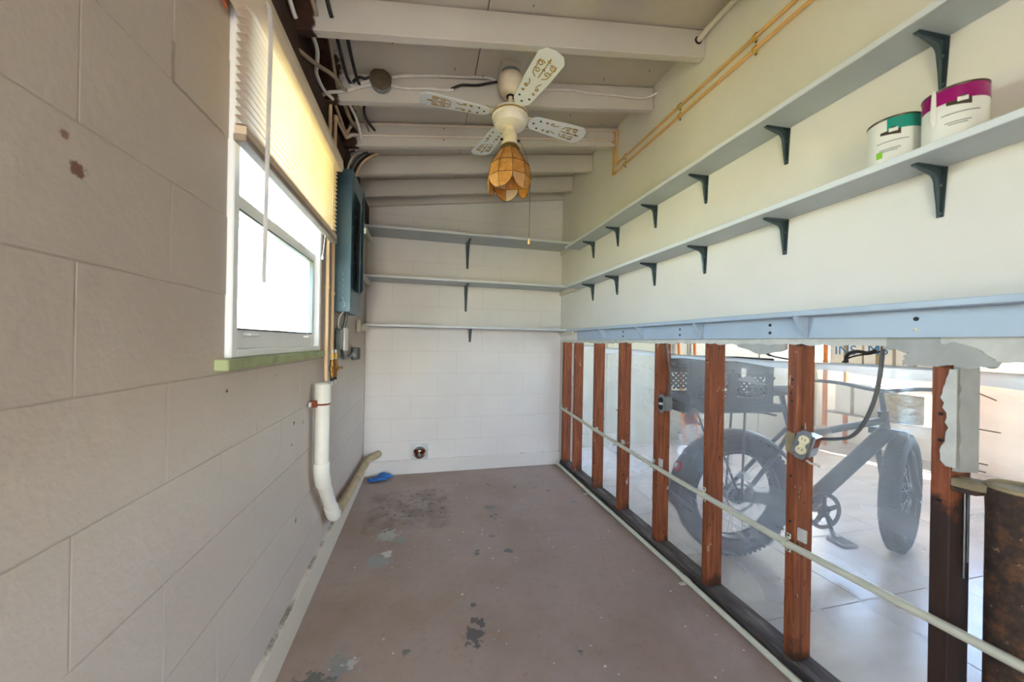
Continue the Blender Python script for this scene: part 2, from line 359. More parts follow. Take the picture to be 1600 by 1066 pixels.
# ------------------------------------------------------------------ mesh helpers
class MB:
    def __init__(s): s.v = []; s.f = []
    def add(s, vs, fs):
        o = len(s.v); s.v += [Vector(p) for p in vs]; s.f += [tuple(i + o for i in f) for f in fs]; return s
    def box(s, x0, x1, y0, y1, z0, z1):
        return s.add([(x0, y0, z0), (x1, y0, z0), (x1, y1, z0), (x0, y1, z0), (x0, y0, z1), (x1, y0, z1), (x1, y1, z1), (x0, y1, z1)],
                     [(0, 3, 2, 1), (4, 5, 6, 7), (0, 1, 5, 4), (1, 2, 6, 5), (2, 3, 7, 6), (3, 0, 4, 7)])
    def obox(s, c, sx, sy, sz, M):
        h = [(-1, -1, -1), (1, -1, -1), (1, 1, -1), (-1, 1, -1), (-1, -1, 1), (1, -1, 1), (1, 1, 1), (-1, 1, 1)]
        return s.add([Vector(c) + M @ Vector((a * sx / 2, b * sy / 2, d * sz / 2)) for a, b, d in h],
                     [(0, 3, 2, 1), (4, 5, 6, 7), (0, 1, 5, 4), (1, 2, 6, 5), (2, 3, 7, 6), (3, 0, 4, 7)])
    def prism(s, poly, d):            # poly: 3D points of a planar outline, extruded by vector d
        n = len(poly); d = Vector(d)
        a = [Vector(p) for p in poly]
        return s.add(a + [p + d for p in a], [tuple(range(n - 1, -1, -1)), tuple(range(n, 2 * n))] + [(i, (i + 1) % n, n + (i + 1) % n, n + i) for i in range(n)])
    def tube(s, pts, r, n=10, caps=True, closed=False):
        pts = [Vector(p) for p in pts]; N = len(pts); rr = r if isinstance(r, (list, tuple)) else [r] * N
        o = len(s.v); up = None
        for i, p in enumerate(pts):
            if closed: t = (pts[(i + 1) % N] - pts[i - 1]).normalized()
            elif i == 0: t = (pts[1] - p).normalized()
            elif i == N - 1: t = (p - pts[i - 1]).normalized()
            else: t = ((pts[i + 1] - p).normalized() + (p - pts[i - 1]).normalized()).normalized()
            if up is None: up = t.orthogonal().normalized()
            up = (up - t * up.dot(t))
            up = up.normalized() if up.length > 1e-6 else t.orthogonal().normalized()
            b = t.cross(up)
            for k in range(n):
                a = 2 * PI * k / n; s.v.append(p + (up * math.cos(a) + b * math.sin(a)) * rr[i])
        for i in range(N if closed else N - 1):
            j = (i + 1) % N
            for k in range(n):
                k2 = (k + 1) % n; s.f.append((o + i * n + k, o + i * n + k2, o + j * n + k2, o + j * n + k))
        if caps and not closed:
            s.f.append(tuple(o + k for k in range(n - 1, -1, -1))); s.f.append(tuple(o + (N - 1) * n + k for k in range(n)))
        return s
    def lathe(s, prof, c, n=28, axis=(0, 0, 1), caps=True):
        ax = Vector(axis).normalized(); u = ax.orthogonal().normalized(); b = ax.cross(u); c = Vector(c); o = len(s.v)
        for r, h in prof:
            for k in range(n):
                a = 2 * PI * k / n; s.v.append(c + ax * h + (u * math.cos(a) + b * math.sin(a)) * max(r, 1e-5))
        for i in range(len(prof) - 1):
            for k in range(n):
                k2 = (k + 1) % n; s.f.append((o + i * n + k, o + i * n + k2, o + (i + 1) * n + k2, o + (i + 1) * n + k))
        if caps:
            s.f.append(tuple(o + k for k in range(n - 1, -1, -1))); s.f.append(tuple(o + (len(prof) - 1) * n + k for k in range(n)))
        return s
    def build(s, name, mat, parent=None, smooth=None, bevel=0, seg=1, origin=None):
        # parents sit at plain translations: vertices come in world space
        me = bpy.data.meshes.new(name)
        off = Vector(origin) if origin is not None else Vector((0, 0, 0))
        base = wloc(parent) if parent is not None else Vector((0, 0, 0))
        if parent is not None and origin is None: off = base
        me.from_pydata([tuple(p - off) for p in s.v], [], s.f)
        bm = bmesh.new(); bm.from_mesh(me)
        if bevel:
            bmesh.ops.bevel(bm, geom=[e for e in bm.edges if len(e.link_faces) == 2 and e.calc_face_angle(0) > .6], offset=bevel, segments=seg, affect='EDGES', profile=.6, clamp_overlap=True)
        bmesh.ops.recalc_face_normals(bm, faces=bm.faces); bm.to_mesh(me); bm.free()
        if smooth is not None:
            me.shade_smooth(); me.set_sharp_from_angle(angle=math.radians(smooth))
        me.materials.append(MATS[mat])
        o = bpy.data.objects.new(name, me); C.objects.link(o)
        if parent is not None:
            o.parent = parent; o.location = off - base
        else: o.location = off
        return o
def wloc(o):
    l = Vector((0, 0, 0))
    while o is not None: l += o.location; o = o.parent
    return l
def thing(name, label, cat, loc, group=None):
    o = bpy.data.objects.new(name, None); C.objects.link(o); o.location = loc; o.empty_display_size = .05
    o['label'] = label; o['category'] = cat
    if group: o['group'] = group
    return o
def tag(o, label, cat, group=None, kind=None):
    o['label'] = label; o['category'] = cat
    if group: o['group'] = group
    if kind: o['kind'] = kind
    return o
def struct(name, mb, mat, **kw):
    o = mb.build(name, mat, **kw); o['kind'] = 'structure'; return o
def spline(pts, k=6):
    pts = [Vector(p) for p in pts]; P = [pts[0] * 2 - pts[1]] + pts + [pts[-1] * 2 - pts[-2]]; out = []
    for i in range(1, len(P) - 2):
        a, b, c, d = P[i - 1], P[i], P[i + 1], P[i + 2]
        for j in range(k):
            t = j / k
            out.append(.5 * ((2 * b) + (c - a) * t + (2 * a - 5 * b + 4 * c - d) * t * t + (3 * b - a - 3 * c + d) * t ** 3))
    out.append(pts[-1]); return out
def share(src, name, loc, parent):
    o = bpy.data.objects.new(name, src); C.objects.link(o); o.parent = parent; o.location = Vector(loc) - wloc(parent); return o

# ------------------------------------------------------------------ the room: dimensions
XL, XR, YB, YF = -0.497, 1.328, 3.39, -1.3
def zj(x): return 2.36 + .144 * (x + .51)          # underside of the rafters
def zd(x): return zj(x) + .14                      # underside of the roof deck
W_Y0, W_Y1, W_Z0, W_Z1 = 1.09, 1.93, 1.146, 2.09    # window opening
EPS = .002

# floor
struct('floor', MB().box(XL - .2, 1.345, YF - .2, YB + .2, -.12, 0), 'floor_paint')
# painted block walls: each block a piece with recessed joints
BL, BHT, JT = .4064, .2032, .001
BLOCKS = {}
def block(poly, origin, u, nrm, parent, mat, depth=.0022):
    """poly: 2D outline (along u, z) of one block face; nrm points into the room"""
    key = (mat, tuple((round(a, 3), round(b, 3)) for a, b in poly), tuple(u), tuple(nrm))
    if key not in BLOCKS:
        u3 = Vector(u); n3 = Vector(nrm)
        mb = MB().prism([u3 * a + Vector((0, 0, b)) for a, b in poly], n3 * depth)
        o = mb.build('block', mat, None, bevel=.0018, origin=(0, 0, 0))
        BLOCKS[key] = o.data; o.parent = parent; o.location = Vector(origin) - wloc(parent)
        return o
    return share(BLOCKS[key], 'block', origin, parent)
def sub_rect(r, h):
    a0, a1, b0, b1 = r; h0, h1, g0, g1 = h
    if a1 <= h0 or a0 >= h1 or b1 <= g0 or b0 >= g1: return [r]
    out = []
    if b0 < g0: out.append((a0, a1, b0, g0))
    if b1 > g1: out.append((a0, a1, g1, b1))
    z0, z1 = max(b0, g0), min(b1, g1)
    if a0 < h0: out.append((a0, h0, z0, z1))
    if a1 > h1: out.append((h1, a1, z0, z1))
    return out
# wall_left
wl = MB()
for y0, y1, z0, z1 in ((YF - .2, W_Y0, -.1, 2.36), (W_Y1, YB + .2, -.1, 2.36), (W_Y0, W_Y1, -.1, W_Z0), (W_Y0, W_Y1, W_Z1, 2.36)):
    wl.box(XL - .2, XL - .006, y0, y1, z0, z1)
wall_left = struct('wall_left', wl, 'mortar_paint')
for k in range(0, 11):
    z0, z1 = .145 if k == 0 else .091 + BHT * k, .091 + BHT * (k + 1)
    if z1 > 2.2: z1 = 2.36 if k == 10 else z1
    ph = .875 - BL * 6 + (BL / 2 if k % 2 else 0)
    i = 0
    while ph + BL * i < YB:
        a0, a1 = ph + BL * i, ph + BL * (i + 1); i += 1
        if a1 < YF: continue
        for r in sub_rect((max(a0, YF) + JT / 2, min(a1, YB) - JT / 2, z0 + JT / 2, z1 - JT / 2), (W_Y0, W_Y1, W_Z0, W_Z1)):
            w_, h_ = r[1] - r[0], r[3] - r[2]
            if w_ < .012 or h_ < .012: continue
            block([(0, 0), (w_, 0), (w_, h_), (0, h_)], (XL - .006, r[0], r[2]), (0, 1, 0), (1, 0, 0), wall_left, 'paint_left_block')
# dark unpainted header and eave boards at the top of the left wall
MB().box(XL - .004, XL + .012, .96, YB, 2.10, 2.36).build('header_board', 'brown_header', wall_left, bevel=.002)
for y0, y1 in ((-1.3, 1.513), (1.553, 1.929), (1.969, 2.353), (2.393, 2.737), (2.777, 3.139), (3.179, 3.347)):
    MB().box(-.545, -.52, y0, y1, 2.34, 2.56).build('eave_board', 'brown_header', wall_left)
struct('baseboard_left', MB().prism([(XL - .01, YF, 0), (-.482, YF, 0), (-.484, YF, .138), (XL - .01, YF, .147)], (0, YB - YF, 0)), 'paint_plinth_left', bevel=.004)
# wall_back with the hole of the dryer vent
VX, VZ, VR = -.020, .185, .056
bk = MB()
for x0, x1, z0, z1 in ((XL - .2, VX - .075, -.1, 2.9), (VX + .075, XR + .15, -.1, 2.9), (VX - .075, VX + .075, VZ + .075, 2.9), (VX - .075, VX + .075, -.1, VZ - .075)):
    bk.box(x0, x1, YB + .006, YB + .2, z0, z1)
wall_back = struct('wall_back', bk, 'mortar_paint')
def clip_top(poly):
    out = []; n = len(poly); inside = lambda p: p[1] <= zd(p[0]) + .01
    for i in range(n):
        p, q = poly[i], poly[(i + 1) % n]
        if inside(p): out.append(p)
        if inside(p) != inside(q):
            fp, fq = p[1] - zd(p[0]), q[1] - zd(q[0]); t = fp / (fp - fq); out.append((p[0] + (q[0] - p[0]) * t, p[1] + (q[1] - p[1]) * t))
    return out
for k in range(0, 14):
    z0, z1 = .125 if k == 0 else .091 + BHT * k, .091 + BHT * (k + 1)
    ph = -.107 - BL * 2 + (0 if k % 2 == 0 else .239)
    for i in range(-1, 8):
        a0, a1 = max(ph + BL * i, XL), min(ph + BL * (i + 1), XR)
        if a1 - a0 < .03: continue
        for r in sub_rect((a0 + JT / 2, a1 - JT / 2, z0 + JT / 2, z1 - JT / 2), (VX - .075, VX + .075, VZ - .075, VZ + .075)):
            if r[1] - r[0] < .01 or r[3] - r[2] < .01: continue
            pl = clip_top([(r[0], r[2]), (r[1], r[2]), (r[1], r[3]), (r[0], r[3])])
            if len(pl) < 3: continue
            bx = pl[0][0]; bz = min(p[1] for p in pl); bx = min(p[0] for p in pl)
            block([(p[0] - bx, p[1] - bz) for p in pl], (bx, YB + .006, bz), (1, 0, 0), (0, -1, 0), wall_back, 'paint_back_block')
struct('baseboard_back', MB().prism([(XL, YB + .01, 0), (XL, YB - .016, 0), (XL, YB - .014, .118), (XL, YB + .01, .128)], (XR - XL, 0, 0)), 'paint_plinth_back', bevel=.004)
# wall behind the camera, with an unseen doorway added to let daylight in
DX0, DX1, DZ = -.46, .10, 2.05
struct('wall_front', MB().box(XL - .2, DX0, YF - .15, YF, -.1, 2.95).box(DX1, 1.45, YF - .15, YF, -.1, 2.95).box(DX0, DX1, YF - .15, YF, DZ, 2.95), 'paint_right_wall')
struct('porch_floor', MB().box(-4, 6, -12, YF - .2, -.3, -.05), 'concrete_out')
struct('sun_block_roof', MB().box(-1.5, 3, YF - 2.6, YF - .15, 2.3, 2.4), 'garage_ceiling')  # unseen roof added to keep direct sun out of the doorway
# wall_right: skin on studs, opened up below the ledge
LEDGE_B = 1.233
wr = MB().prism([(XR, YF, LEDGE_B), (XR, YB, LEDGE_B), (XR, YB, 2.9), (XR, YF, 2.9)], (.015, 0, 0))
wr.prism([(1.432, YF, 1.30), (1.432, 4.2, 1.30), (1.432, 4.2, 2.9), (1.432, YF, 2.9)], (.014, 0, 0))
wall_right = struct('wall_right', wr, 'paint_right_wall')
# solid wall beside and behind the camera, where the cut stops
MB().box(XR, 1.445, YF, .30, 0, LEDGE_B).build('lower_panel', 'paint_right_wall', wall_right)
studs = [(3.364, 3.326), (3.098, 3.060), (2.700, 2.660), (2.312, 2.274), (1.900, 1.858), (1.503, 1.462), (1.084, 1.045), (.684, .646)]
for i, (b, a) in enumerate(studs):
    j = .003 * (i % 3)
    MB().box(1.343 + j * .4, 1.425 + j * .3, a, b, .04, 1.60).build('stud', 'stud_scorched' if i == 7 else 'stud_wood', wall_right, bevel=.002)
MB().box(1.343, 1.434, .615, YB - .002, .0, .04).build('sill_plate', 'sill_plate_wood', wall_right, bevel=.003)
# nail points sticking out of the end stud
for z, dz, L in ((1.10, -.028, .05), (.995, -.004, .06), (.905, -.003, .034), (.885, -.003, .03)):
    y = .646
    MB().tube([(1.418, y + .01, z), (1.422 + .01, y - L * .8, z + dz)], .0016, 6).build('nail', 'screw_metal', wall_right)
for (s, z, dz) in ((7, 1.03, .0), (7, .96, 0), (7, .80, .0), (6, 1.08, 0), (6, 1.0, 0), (6, .72, 0), (5, 1.13, 0), (4, 1.02, 0), (3, .7, 0), (6, .55, 0)):
    b, a = studs[s]; y = a + (b - a) * .5
    MB().lathe([(.0045, 0), (.0045, .003), (.002, .004)], (1.344, y, z), 10, (-1, 0, 0)).build('nail_head', 'screw_metal', wall_right)
# ragged drywall left under the ledge and on the end stud
def ragged(y0, y1, zt, zb, amp, seed, x=1.3285, t=.0125, mat='drywall_paper', step=.025):
    rnd = random.Random(seed); pts = []
    n = max(3, int(abs(y1 - y0) / step))
    for i in range(n + 1):
        y = y0 + (y1 - y0) * i / n; z = zb(y) if callable(zb) else zb
        pts.append((x, y, z + rnd.uniform(-amp, amp)))
    return MB().prism(pts + [(x, y1, zt), (x, y0, zt)], (t, 0, 0)).build('drywall_remnant', mat, wall_right)
ragged(.775, YB - .01, LEDGE_B + .005, 1.210, .005, 3)
ragged(1.085, 1.30, LEDGE_B + .002, lambda y: 1.196 - .02 * math.sin((y - 1.085) / .215 * PI), .007, 4, x=1.331, mat='drywall')
ragged(2.35, 2.62, LEDGE_B + .002, 1.205, .007, 14, x=1.3265, mat='drywall_paper')
ragged(.655, .785, LEDGE_B + .002, lambda y: 1.196 - max(0, .735 - y) * .5, .006, 5, x=1.330, mat='drywall', step=.012)
ragged(.30, .66, LEDGE_B + .002, lambda y: 1.172 - (.006 if y < .5 else 0), .004, 6)
rj = random.Random(8); pts = []
for k in range(40):
    a = 2 * PI * k / 40; pts.append((1.3255, .655 + .085 * math.cos(a) * (1 if math.cos(a) > 0 else 1.15) + rj.uniform(-.006, .006), 1.176 + .030 * math.sin(a) + rj.uniform(-.005, .005) - .012 * math.cos(a * 2)))
MB().prism(pts, (.006, 0, 0)).build('drywall_remnant', 'drywall', wall_right)
rj = random.Random(21)
jag = [(1.350 + rj.uniform(-.006, .006), .644, .885 + (1.13 - .885) * k / 16) for k in range(17)]
MB().prism([(1.425, .644, 1.20), (1.425, .644, .878)] + jag + [(1.345, .644, 1.20)], (0, -.012, 0)).build('drywall_remnant', 'drywall', wall_right)
jag = [(1.3415, .656 + rj.uniform(-.004, .004) + .005 * math.sin(k * .55), .895 + (1.15 - .895) * k / 20) for k in range(21)]
MB().prism([(1.3415, .634, 1.15), (1.3415, .634, .895)] + jag, (-.003, 0, 0)).build('drywall_remnant', 'drywall_paper', wall_right)

# ceiling: plywood roof deck and rafters
ceil = struct('ceiling', MB().prism([(XL - .35, YF - .15, zd(XL - .35) + .02), (1.5, YF - .15, zd(1.5) + .02), (1.5, YF - .15, zd(1.5) + .12), (XL - .35, YF - .15, zd(XL - .35) + .12)], (0, YB - YF + .35, 0)), 'brown_header')
for x0, x1 in ((-.62, .238), (.242, 1.345)):
    for y0, y1 in ((YF, .298), (.302, 1.531), (1.535, 2.757), (2.761, YB)):
        MB().prism([(x0, y0, zd(x0)), (x1, y0, zd(x1)), (x1, y0, zd(x1) + .016), (x0, y0, zd(x0) + .016)], (0, y1 - y0, 0)).build('plywood_panel', 'paint_ceiling', ceil, bevel=.0015)
for yb in (.33, .735, 1.14, 1.553, 1.969, 2.393, 2.777, 3.179, 3.387):
    if yb < 1.2 and yb < .0: continue
    MB().prism([(-.575, yb, zj(-.575)), (XR - .004, yb, zj(XR - .004)), (XR - .004, yb, zd(XR - .004) - .005), (-.575, yb, zd(-.575) - .005)], (0, -.04, 0)).build('rafter', 'paint_joist', ceil, bevel=.003)
# patch board sistered on the fifth rafter and nail points through the deck
MB().prism([(-.20, 3.139, zj(-.2) + .012), (XR - .02, 3.139, zj(XR) + .01), (XR - .02, 3.139, zd(XR) - .02), (-.20, 3.139, zd(-.2) - .02)], (0, -.006, 0)).build('patch_board', 'paint_joist', ceil)
rn = random.Random(5)
nb = MB()
for i in range(70):
    x, y = rn.uniform(-.3, 1.25), rn.uniform(1.0, 3.1)
    nb.tube([(x, y, zd(x) + .001), (x + rn.uniform(-.004, .004), y + rn.uniform(-.004, .004), zd(x) - .012)], .0017, 5)
o = nb.build('roofing_nail_points', 'screw_metal', ceil); o['kind'] = 'stuff'

# window_1: white vinyl single hung window
win = bpy.data.objects.new('window_1', None); C.objects.link(win); win.location = (-.54, 1.51, W_Z0); win['kind'] = 'structure'
def frame_rect(mb, x0, x1, y0, y1, z0, z1, ws, wb, wt):
    mb.box(x0, x1, y0, y0 + ws, z0, z1); mb.box(x0, x1, y1 - ws, y1, z0, z1)
    mb.box(x0, x1, y0 + ws, y1 - ws, z0, z0 + wb); mb.box(x0, x1, y0 + ws, y1 - ws, z1 - wt, z1); return mb
frame_rect(MB(), -.62, -.487, W_Y0, W_Y1, W_Z0, W_Z1, .032, .022, .03).build('window_frame', 'white_vinyl', win, bevel=.003)
us = frame_rect(MB(), -.60, -.565, 1.122, 1.898, 1.566, 2.06, .036, .034, .036).build('upper_sash', 'white_vinyl', win, bevel=.002)
MB().box(-.585, -.581, 1.155, 1.865, 1.598, 2.028).build('pane', 'clear_glass', us)
ls = frame_rect(MB(), -.548, -.508, 1.122, 1.898, 1.168, 1.603, .036, .056, .042).build('lower_sash', 'white_vinyl', win, bevel=.003)
MB().box(-.530, -.526, 1.155, 1.865, 1.222, 1.563).build('pane', 'clear_glass', ls)
frame_rect(MB(), -.522, -.507, 1.155, 1.865, 1.222, 1.563, .006, .006, .006).build('glazing_bead', 'dark_grey_metal', ls)
for y in (1.235, 1.78):
    MB().prism([(-.508, y - .04, 1.206), (-.490, y - .028, 1.206), (-.490, y + .028, 1.206), (-.508, y + .04, 1.206)], (0, 0, .008)).build('lift_handle', 'white_vinyl', ls, bevel=.002)
struct('trim_1', MB().box(XL - .02, -.470, 1.04, 1.945, 1.116, 1.1455), 'green_sill', bevel=.003)

# ------------------------------------------------------------------ outside, west: lawn and the neighbour's wall
struct('lawn', MB().box(-40, XL - .2, -30, 40, -.3, -.15), 'grass')
nb_ = MB().box(-9.3, -9.0, -6, 40, -.15, 1.9)
struct('wall_outer', nb_, 'stucco_out')

# ------------------------------------------------------------------ garage beyond the sheet
GZ = -.10
GX1, GY0, GY1 = 5.75, -1.45, 4.2
gfl = struct('floor_garage', MB().box(1.345, GX1, GY0, GY1, GZ - .1, GZ - .006), 'tile_grout')
tm = None
gx = [1.36, 2.222] + [2.222 + 1.0 * i for i in range(1, 4)] + [GX1]
ny = 0
y = 1.377 - .538 * 5
while y < GY1:
    sh = 0.0
    for i in range(len(gx) - 1):
        x0, x1 = gx[i] + .0025, gx[i + 1] - .0025
        y0, y1 = max(y, GY0) + .0025, min(y + .538, GY1) - .0025
        if y1 - y0 > .02: MB().box(x0, x1, y0, y1, GZ - .008, GZ).build('tile', 'porcelain_tile', gfl, bevel=.0012)
    y += .538
struct('slab_edge', MB().box(1.345, 1.44, GY0, GY1, GZ - .05, -.001), 'concrete_out')
struct('wall_garage_back', MB().box(1.43, GX1 + .1, GY1, GY1 + .15, -.2, 2.75), 'garage_wall')
for i_, xx in enumerate((2.3, 3.5, 3.9, 4.7)):
    struct('trim_%d' % (i_ + 2), MB().box(xx - .02, xx + .02, GY1 - .012, GY1, GZ, 2.6), 'garage_wall', bevel=.002)
struct('wall_garage_front', MB().box(1.43, GX1 + .1, GY0 - .15, GY0, -.2, 2.75), 'garage_wall')
struct('ceiling_garage', MB().box(1.446, GX1 + .2, GY0, GY1, 2.55, 2.7), 'garage_ceiling')
struct('wall_garage_door', MB().box(GX1, GX1 + .12, GY0, GY1, 2.2, 2.6).box(GX1, GX1 + .12, GY0, .6, -.2, 2.2).box(GX1, GX1 + .12, .6, GY1, -.2, 1.02), 'stucco_out')
struct('driveway', MB().box(GX1, 30, -25, 30, -.3, GZ - .01), 'concrete_out')

# ------------------------------------------------------------------ shelves
def bracket(parent, wall_pt, out, side, h_len, v_len, wid=.022):
    """pressed steel shelf bracket: horizontal arm, vertical leg, web with curved inner edge"""
    p = Vector(wall_pt); o = Vector(out); s = Vector(side); z = Vector((0, 0, 1)); t = .0022
    P = lambda a, b: p + o * a - z * b
    mb = MB()
    # web: profile in the plane of 'out' and z
    inner = []
    for k in range(9):
        a = k / 8; ang = PI / 2 * a
        inner.append((h_len * .30 * (1 - math.sin(ang)) + .017, v_len * .26 * (1 - math.cos(ang)) + .016))
    prof = [(0, 0), (h_len, 0), (h_len, .007)] + inner + [(.009, v_len), (0, v_len)]
    mb.prism([P(a, b) - s * t / 2 for a, b in prof], s * t)
    # flanges against shelf and wall, tapering to the tips
    def flange(A, B, wa, wb, n):
        mb.prism([A - s * wa, A + s * wa, B + s * wb, B - s * wb], n * .002)
    flange(P(0, 0), P(h_len, 0), wid * .62, wid * .32, -z)
    flange(P(0, 0), P(0, v_len), wid * .62, wid * .32, o)
    # rolled rib along the curved edge
    rib = [P(h_len, .006)] + [P(a, b) for a, b in inner] + [P(.008, v_len)]
    mb.tube(rib, [.0025] + [.0055] * len(inner) + [.0025], 8)
    b = mb.build('bracket', 'bracket_metal', parent, smooth=35)
    for a in (.15, .78): MB().lathe([(.004, 0), (.004, .0025), (.0015, .0035)], P(h_len * a + .012, .002) + s * .006, 8, -z).build('screw', 'steel', b)
    for a in (.35, .92): MB().lathe([(.004, 0), (.004, .0025), (.0015, .0035)], P(.002, v_len * a), 8, o).build('screw', 'steel', b)
    return b
BR_Y = (.665, 1.09, 1.492, 1.885, 2.312, 2.69)
def right_shelf(zb, label, x0=1.188, yend=2.96, v_len=.13, dz=0):
    t = thing('wall_shelf', label, 'shelf', (1.26, 1.5, zb))
    MB().box(x0, XR - .001, -.45, yend, zb, zb + .019).build('shelf_board', 'shelf_paint', t, bevel=.002)
    MB().box(x0 - .0035, x0 - .0002, -.45, yend, zb + .0005, zb + .0185).build('lit_front_edge', 'shelf_edge_lit', t, bevel=.0008)  # thin strip in a lighter colour, painted as window light on the edge
    for y in BR_Y: bracket(t, (XR, y, zb), (-1, 0, 0), (0, 1, 0), .102, v_len)
    return t
right_shelf(2.025, 'top grey shelf board on the right wall, highest of its three')
right_shelf(1.682, 'middle grey shelf board on the right wall, carrying the paint cans')
def back_shelf(zb, label, y0, cl, cr, bx, v_len, h_len, mat='shelf_paint', cz=.045):
    t = thing('wall_shelf', label, 'shelf', (.4, 3.25, zb))
    MB().box(XL + .001, XR - .002, y0, YB - .001, zb, zb + .019).build('shelf_board', mat, t, bevel=.002)
    MB().box(XL + .001, XR - .002, y0 - .0035, y0 - .0002, zb + .0005, zb + .0185).build('lit_front_edge', 'shelf_edge_lit', t, bevel=.0008)  # pale strip painted as light falling on the board front
    if v_len: bracket(t, (bx, YB, zb), (0, -1, 0), (1, 0, 0), h_len, v_len, .03)
    if cl: MB().box(XL + .001, XL + .036, cl, YB - .002, zb - cz, zb).build('cleat', 'cleat_paint', t, bevel=.003)
    if cr: MB().box(XR - .022, XR - .001, cr, YB - .002, zb - cz, zb).build('cleat', 'cleat_paint', t, bevel=.003)
    return t
back_shelf(2.112, 'top grey shelf across the back wall, highest of its three', 3.10, 2.96, 3.0, .385, .23, .20)
back_shelf(1.716, 'middle grey shelf across the back wall with one long bracket', 3.13, 2.97, 3.06, .376, .235, .19)
t = back_shelf(1.318, 'lowest grey shelf across the back wall, just under eye level', 3.19, 3.0, 3.06, .40, 0, 0, 'ledge_paint', .04)
bracket(t, (.42, YB, 1.318), (0, -1, 0), (1, 0, 0), .13, .12, .03)
MB().box(XL + .001, XL + .02, 2.94, 3.0, 1.262, 1.352).build('end_block', 'cleat_paint', t, bevel=.002)
# blue ledge with gussets
t = thing('wall_ledge', 'narrow pale blue ledge with triangular gussets above the open studs', 'shelf', (1.28, 1.6, 1.28))
MB().box(1.252, XR - .001, -.45, 3.06, 1.3085, 1.3265).build('shelf_board', 'ledge_paint', t, bevel=.0015)
MB().box(XR - .018, XR - .001, -.45, 2.955, LEDGE_B, 1.308).build('back_board', 'ledge_paint', t, bevel=.001)
for y in (.985, 1.474, 1.960, 2.45):
    MB().prism([(1.256, y, 1.3083), (XR - .018, y, 1.3083), (XR - .018, y, 1.236), (1.306, y, 1.236)], (0, .017, 0)).build('gusset', 'ledge_paint', t, bevel=.001)
for y in (1.13, 1.64, 2.2, .70, .50):
    for z in (1.285, 1.255):
        if y == .70: z -= .001
        MB().lathe([(.006, 0), (.006, .0015), (.002, .003)], (XR - .018, y, z), 12, (-1, 0, 0)).build('screw', 'cleat_paint' if (y == .70 and z < 1.27) else 'screw_metal', t)

# ------------------------------------------------------------------ paint cans on the middle right shelf
def paint_can(cxx, cyy, zb, r, h, band, label, emblem_ang, band_from, band_to, drip):
    t = thing('paint_can', label, 'paint can', (cxx, cyy, zb)); c = (cxx, cyy, zb)
    MB().lathe([(r * .985, 0), (r, .003), (r, h - .006), (r * .985, h - .002), (r * .93, h - .001), (r * .9, h - .008)], c, 40).build('can_body', 'can_white', t, smooth=40)
    MB().lathe([(r * .99, h - .006), (r * 1.02, h - .004), (r * 1.02, h), (r * .97, h + .001), (r * .90, h - .006), (0, h - .006)], c, 40).build('rim', 'can_rim', t, smooth=40)
    def wrap(name, mat, a0, a1, z0, z1, off=.0006, n=14, slant=0):
        vs, fs = [], []
        for i in range(n + 1):
            a = math.radians(a0 + (a1 - a0) * i / n)
            for rr in (r + .0001, r + off):
                for z in (z0 + slant * (1 - i / n), z1):
                    vs.append((cxx + rr * math.cos(a), cyy + rr * math.sin(a), zb + z))
        for i in range(n):
            o = i * 4; p = o + 4
            fs += [(o + 2, p + 2, p + 3, o + 3), (o, o + 1, p + 1, p), (o + 1, o + 3, p + 3, p + 1), (o, p, p + 2, o + 2)]
        fs += [(0, 2, 3, 1), (4 * n, 4 * n + 1, 4 * n + 3, 4 * n + 2)]
        return MB().add(vs, fs).build(name, mat, t, smooth=40)
    wrap('band', band, band_from, band_to, h * .70, h * .965, n=30)
    e = emblem_ang
    wrap('emblem', 'print_dark', e - 24, e + 18, h * .58, h * .70, .0009, 10, h * .06)
    wrap('emblem', 'can_white', e - 6, e + 12, h * .66, h * .74, .0012, 6)
    wrap('emblem', 'print_dark', e - 2, e + 8, h * .735, h * .76, .0013, 5)
    for k, (z, a0, a1) in enumerate(((.46, -32, 34), (.30, -26, 18), (.26, -20, 12))):
        wrap('print_line', 'print_grey', e + a0, e + a1, h * z, h * (z + .016), .0008, 10)
    return t, wrap
t, wrap = paint_can(1.258, .725, 1.7013, .054, .124, 'teal_lid', 'small white paint can with a teal band on the middle right shelf', 205, 195, 330, 0)
wrap('label_patch', 'print_green', 172, 186, .018, .036, .0009, 4)
t, wrap = paint_can(1.258, .608, 1.7013, .054, .128, 'magenta_band', 'white paint can with a magenta band on the middle right shelf', 216, 130, 330, 1)
MB().prism([(1.2055, .622, 1.832), (1.2055, .614, 1.832), (1.204, .612, 1.752), (1.204, .619, 1.74), (1.204, .624, 1.765)], (-.0025, 0, 0)).build('paint_drip', 'can_white', t, bevel=.001)

# ------------------------------------------------------------------ ceiling fan
FX, FY = .409, 1.80
fan = thing('ceiling_fan', 'white four-blade ceiling fan with gold scrolls and an amber shell shade', 'ceiling fan', (FX, FY, 2.36))
c = (FX, FY, 0)
MB().box(FX - .05, FX + .05, FY - .012, FY + .085, 2.562, zd(FX) - .002).build('mount_board', 'paint_joist', fan, bevel=.003)
MB().lathe([(.03, 2.456), (.045, 2.46), (.057, 2.475), (.062, 2.50), (.062, 2.53), (.058, 2.55), (.054, 2.556)], c, 36).build('canopy', 'fan_dirty', fan, smooth=40)
MB().lathe([(.050, 2.555), (.050, 2.575)], c, 24).build('ceiling_box', 'steel', fan, smooth=40)
MB().lathe([(.022, 2.452), (.022, 2.462)], c, 20).build('canopy_hole', 'black_plastic', fan, smooth=40)
MB().lathe([(.011, 2.37), (.011, 2.46)], c, 18).build('downrod', 'fan_dirty', fan, smooth=40)
MB().lathe([(.016, 2.365), (.024, 2.385), (.02, 2.40), (.012, 2.402)], c, 20).build('rod_collar', 'fan_dirty', fan, smooth=40)
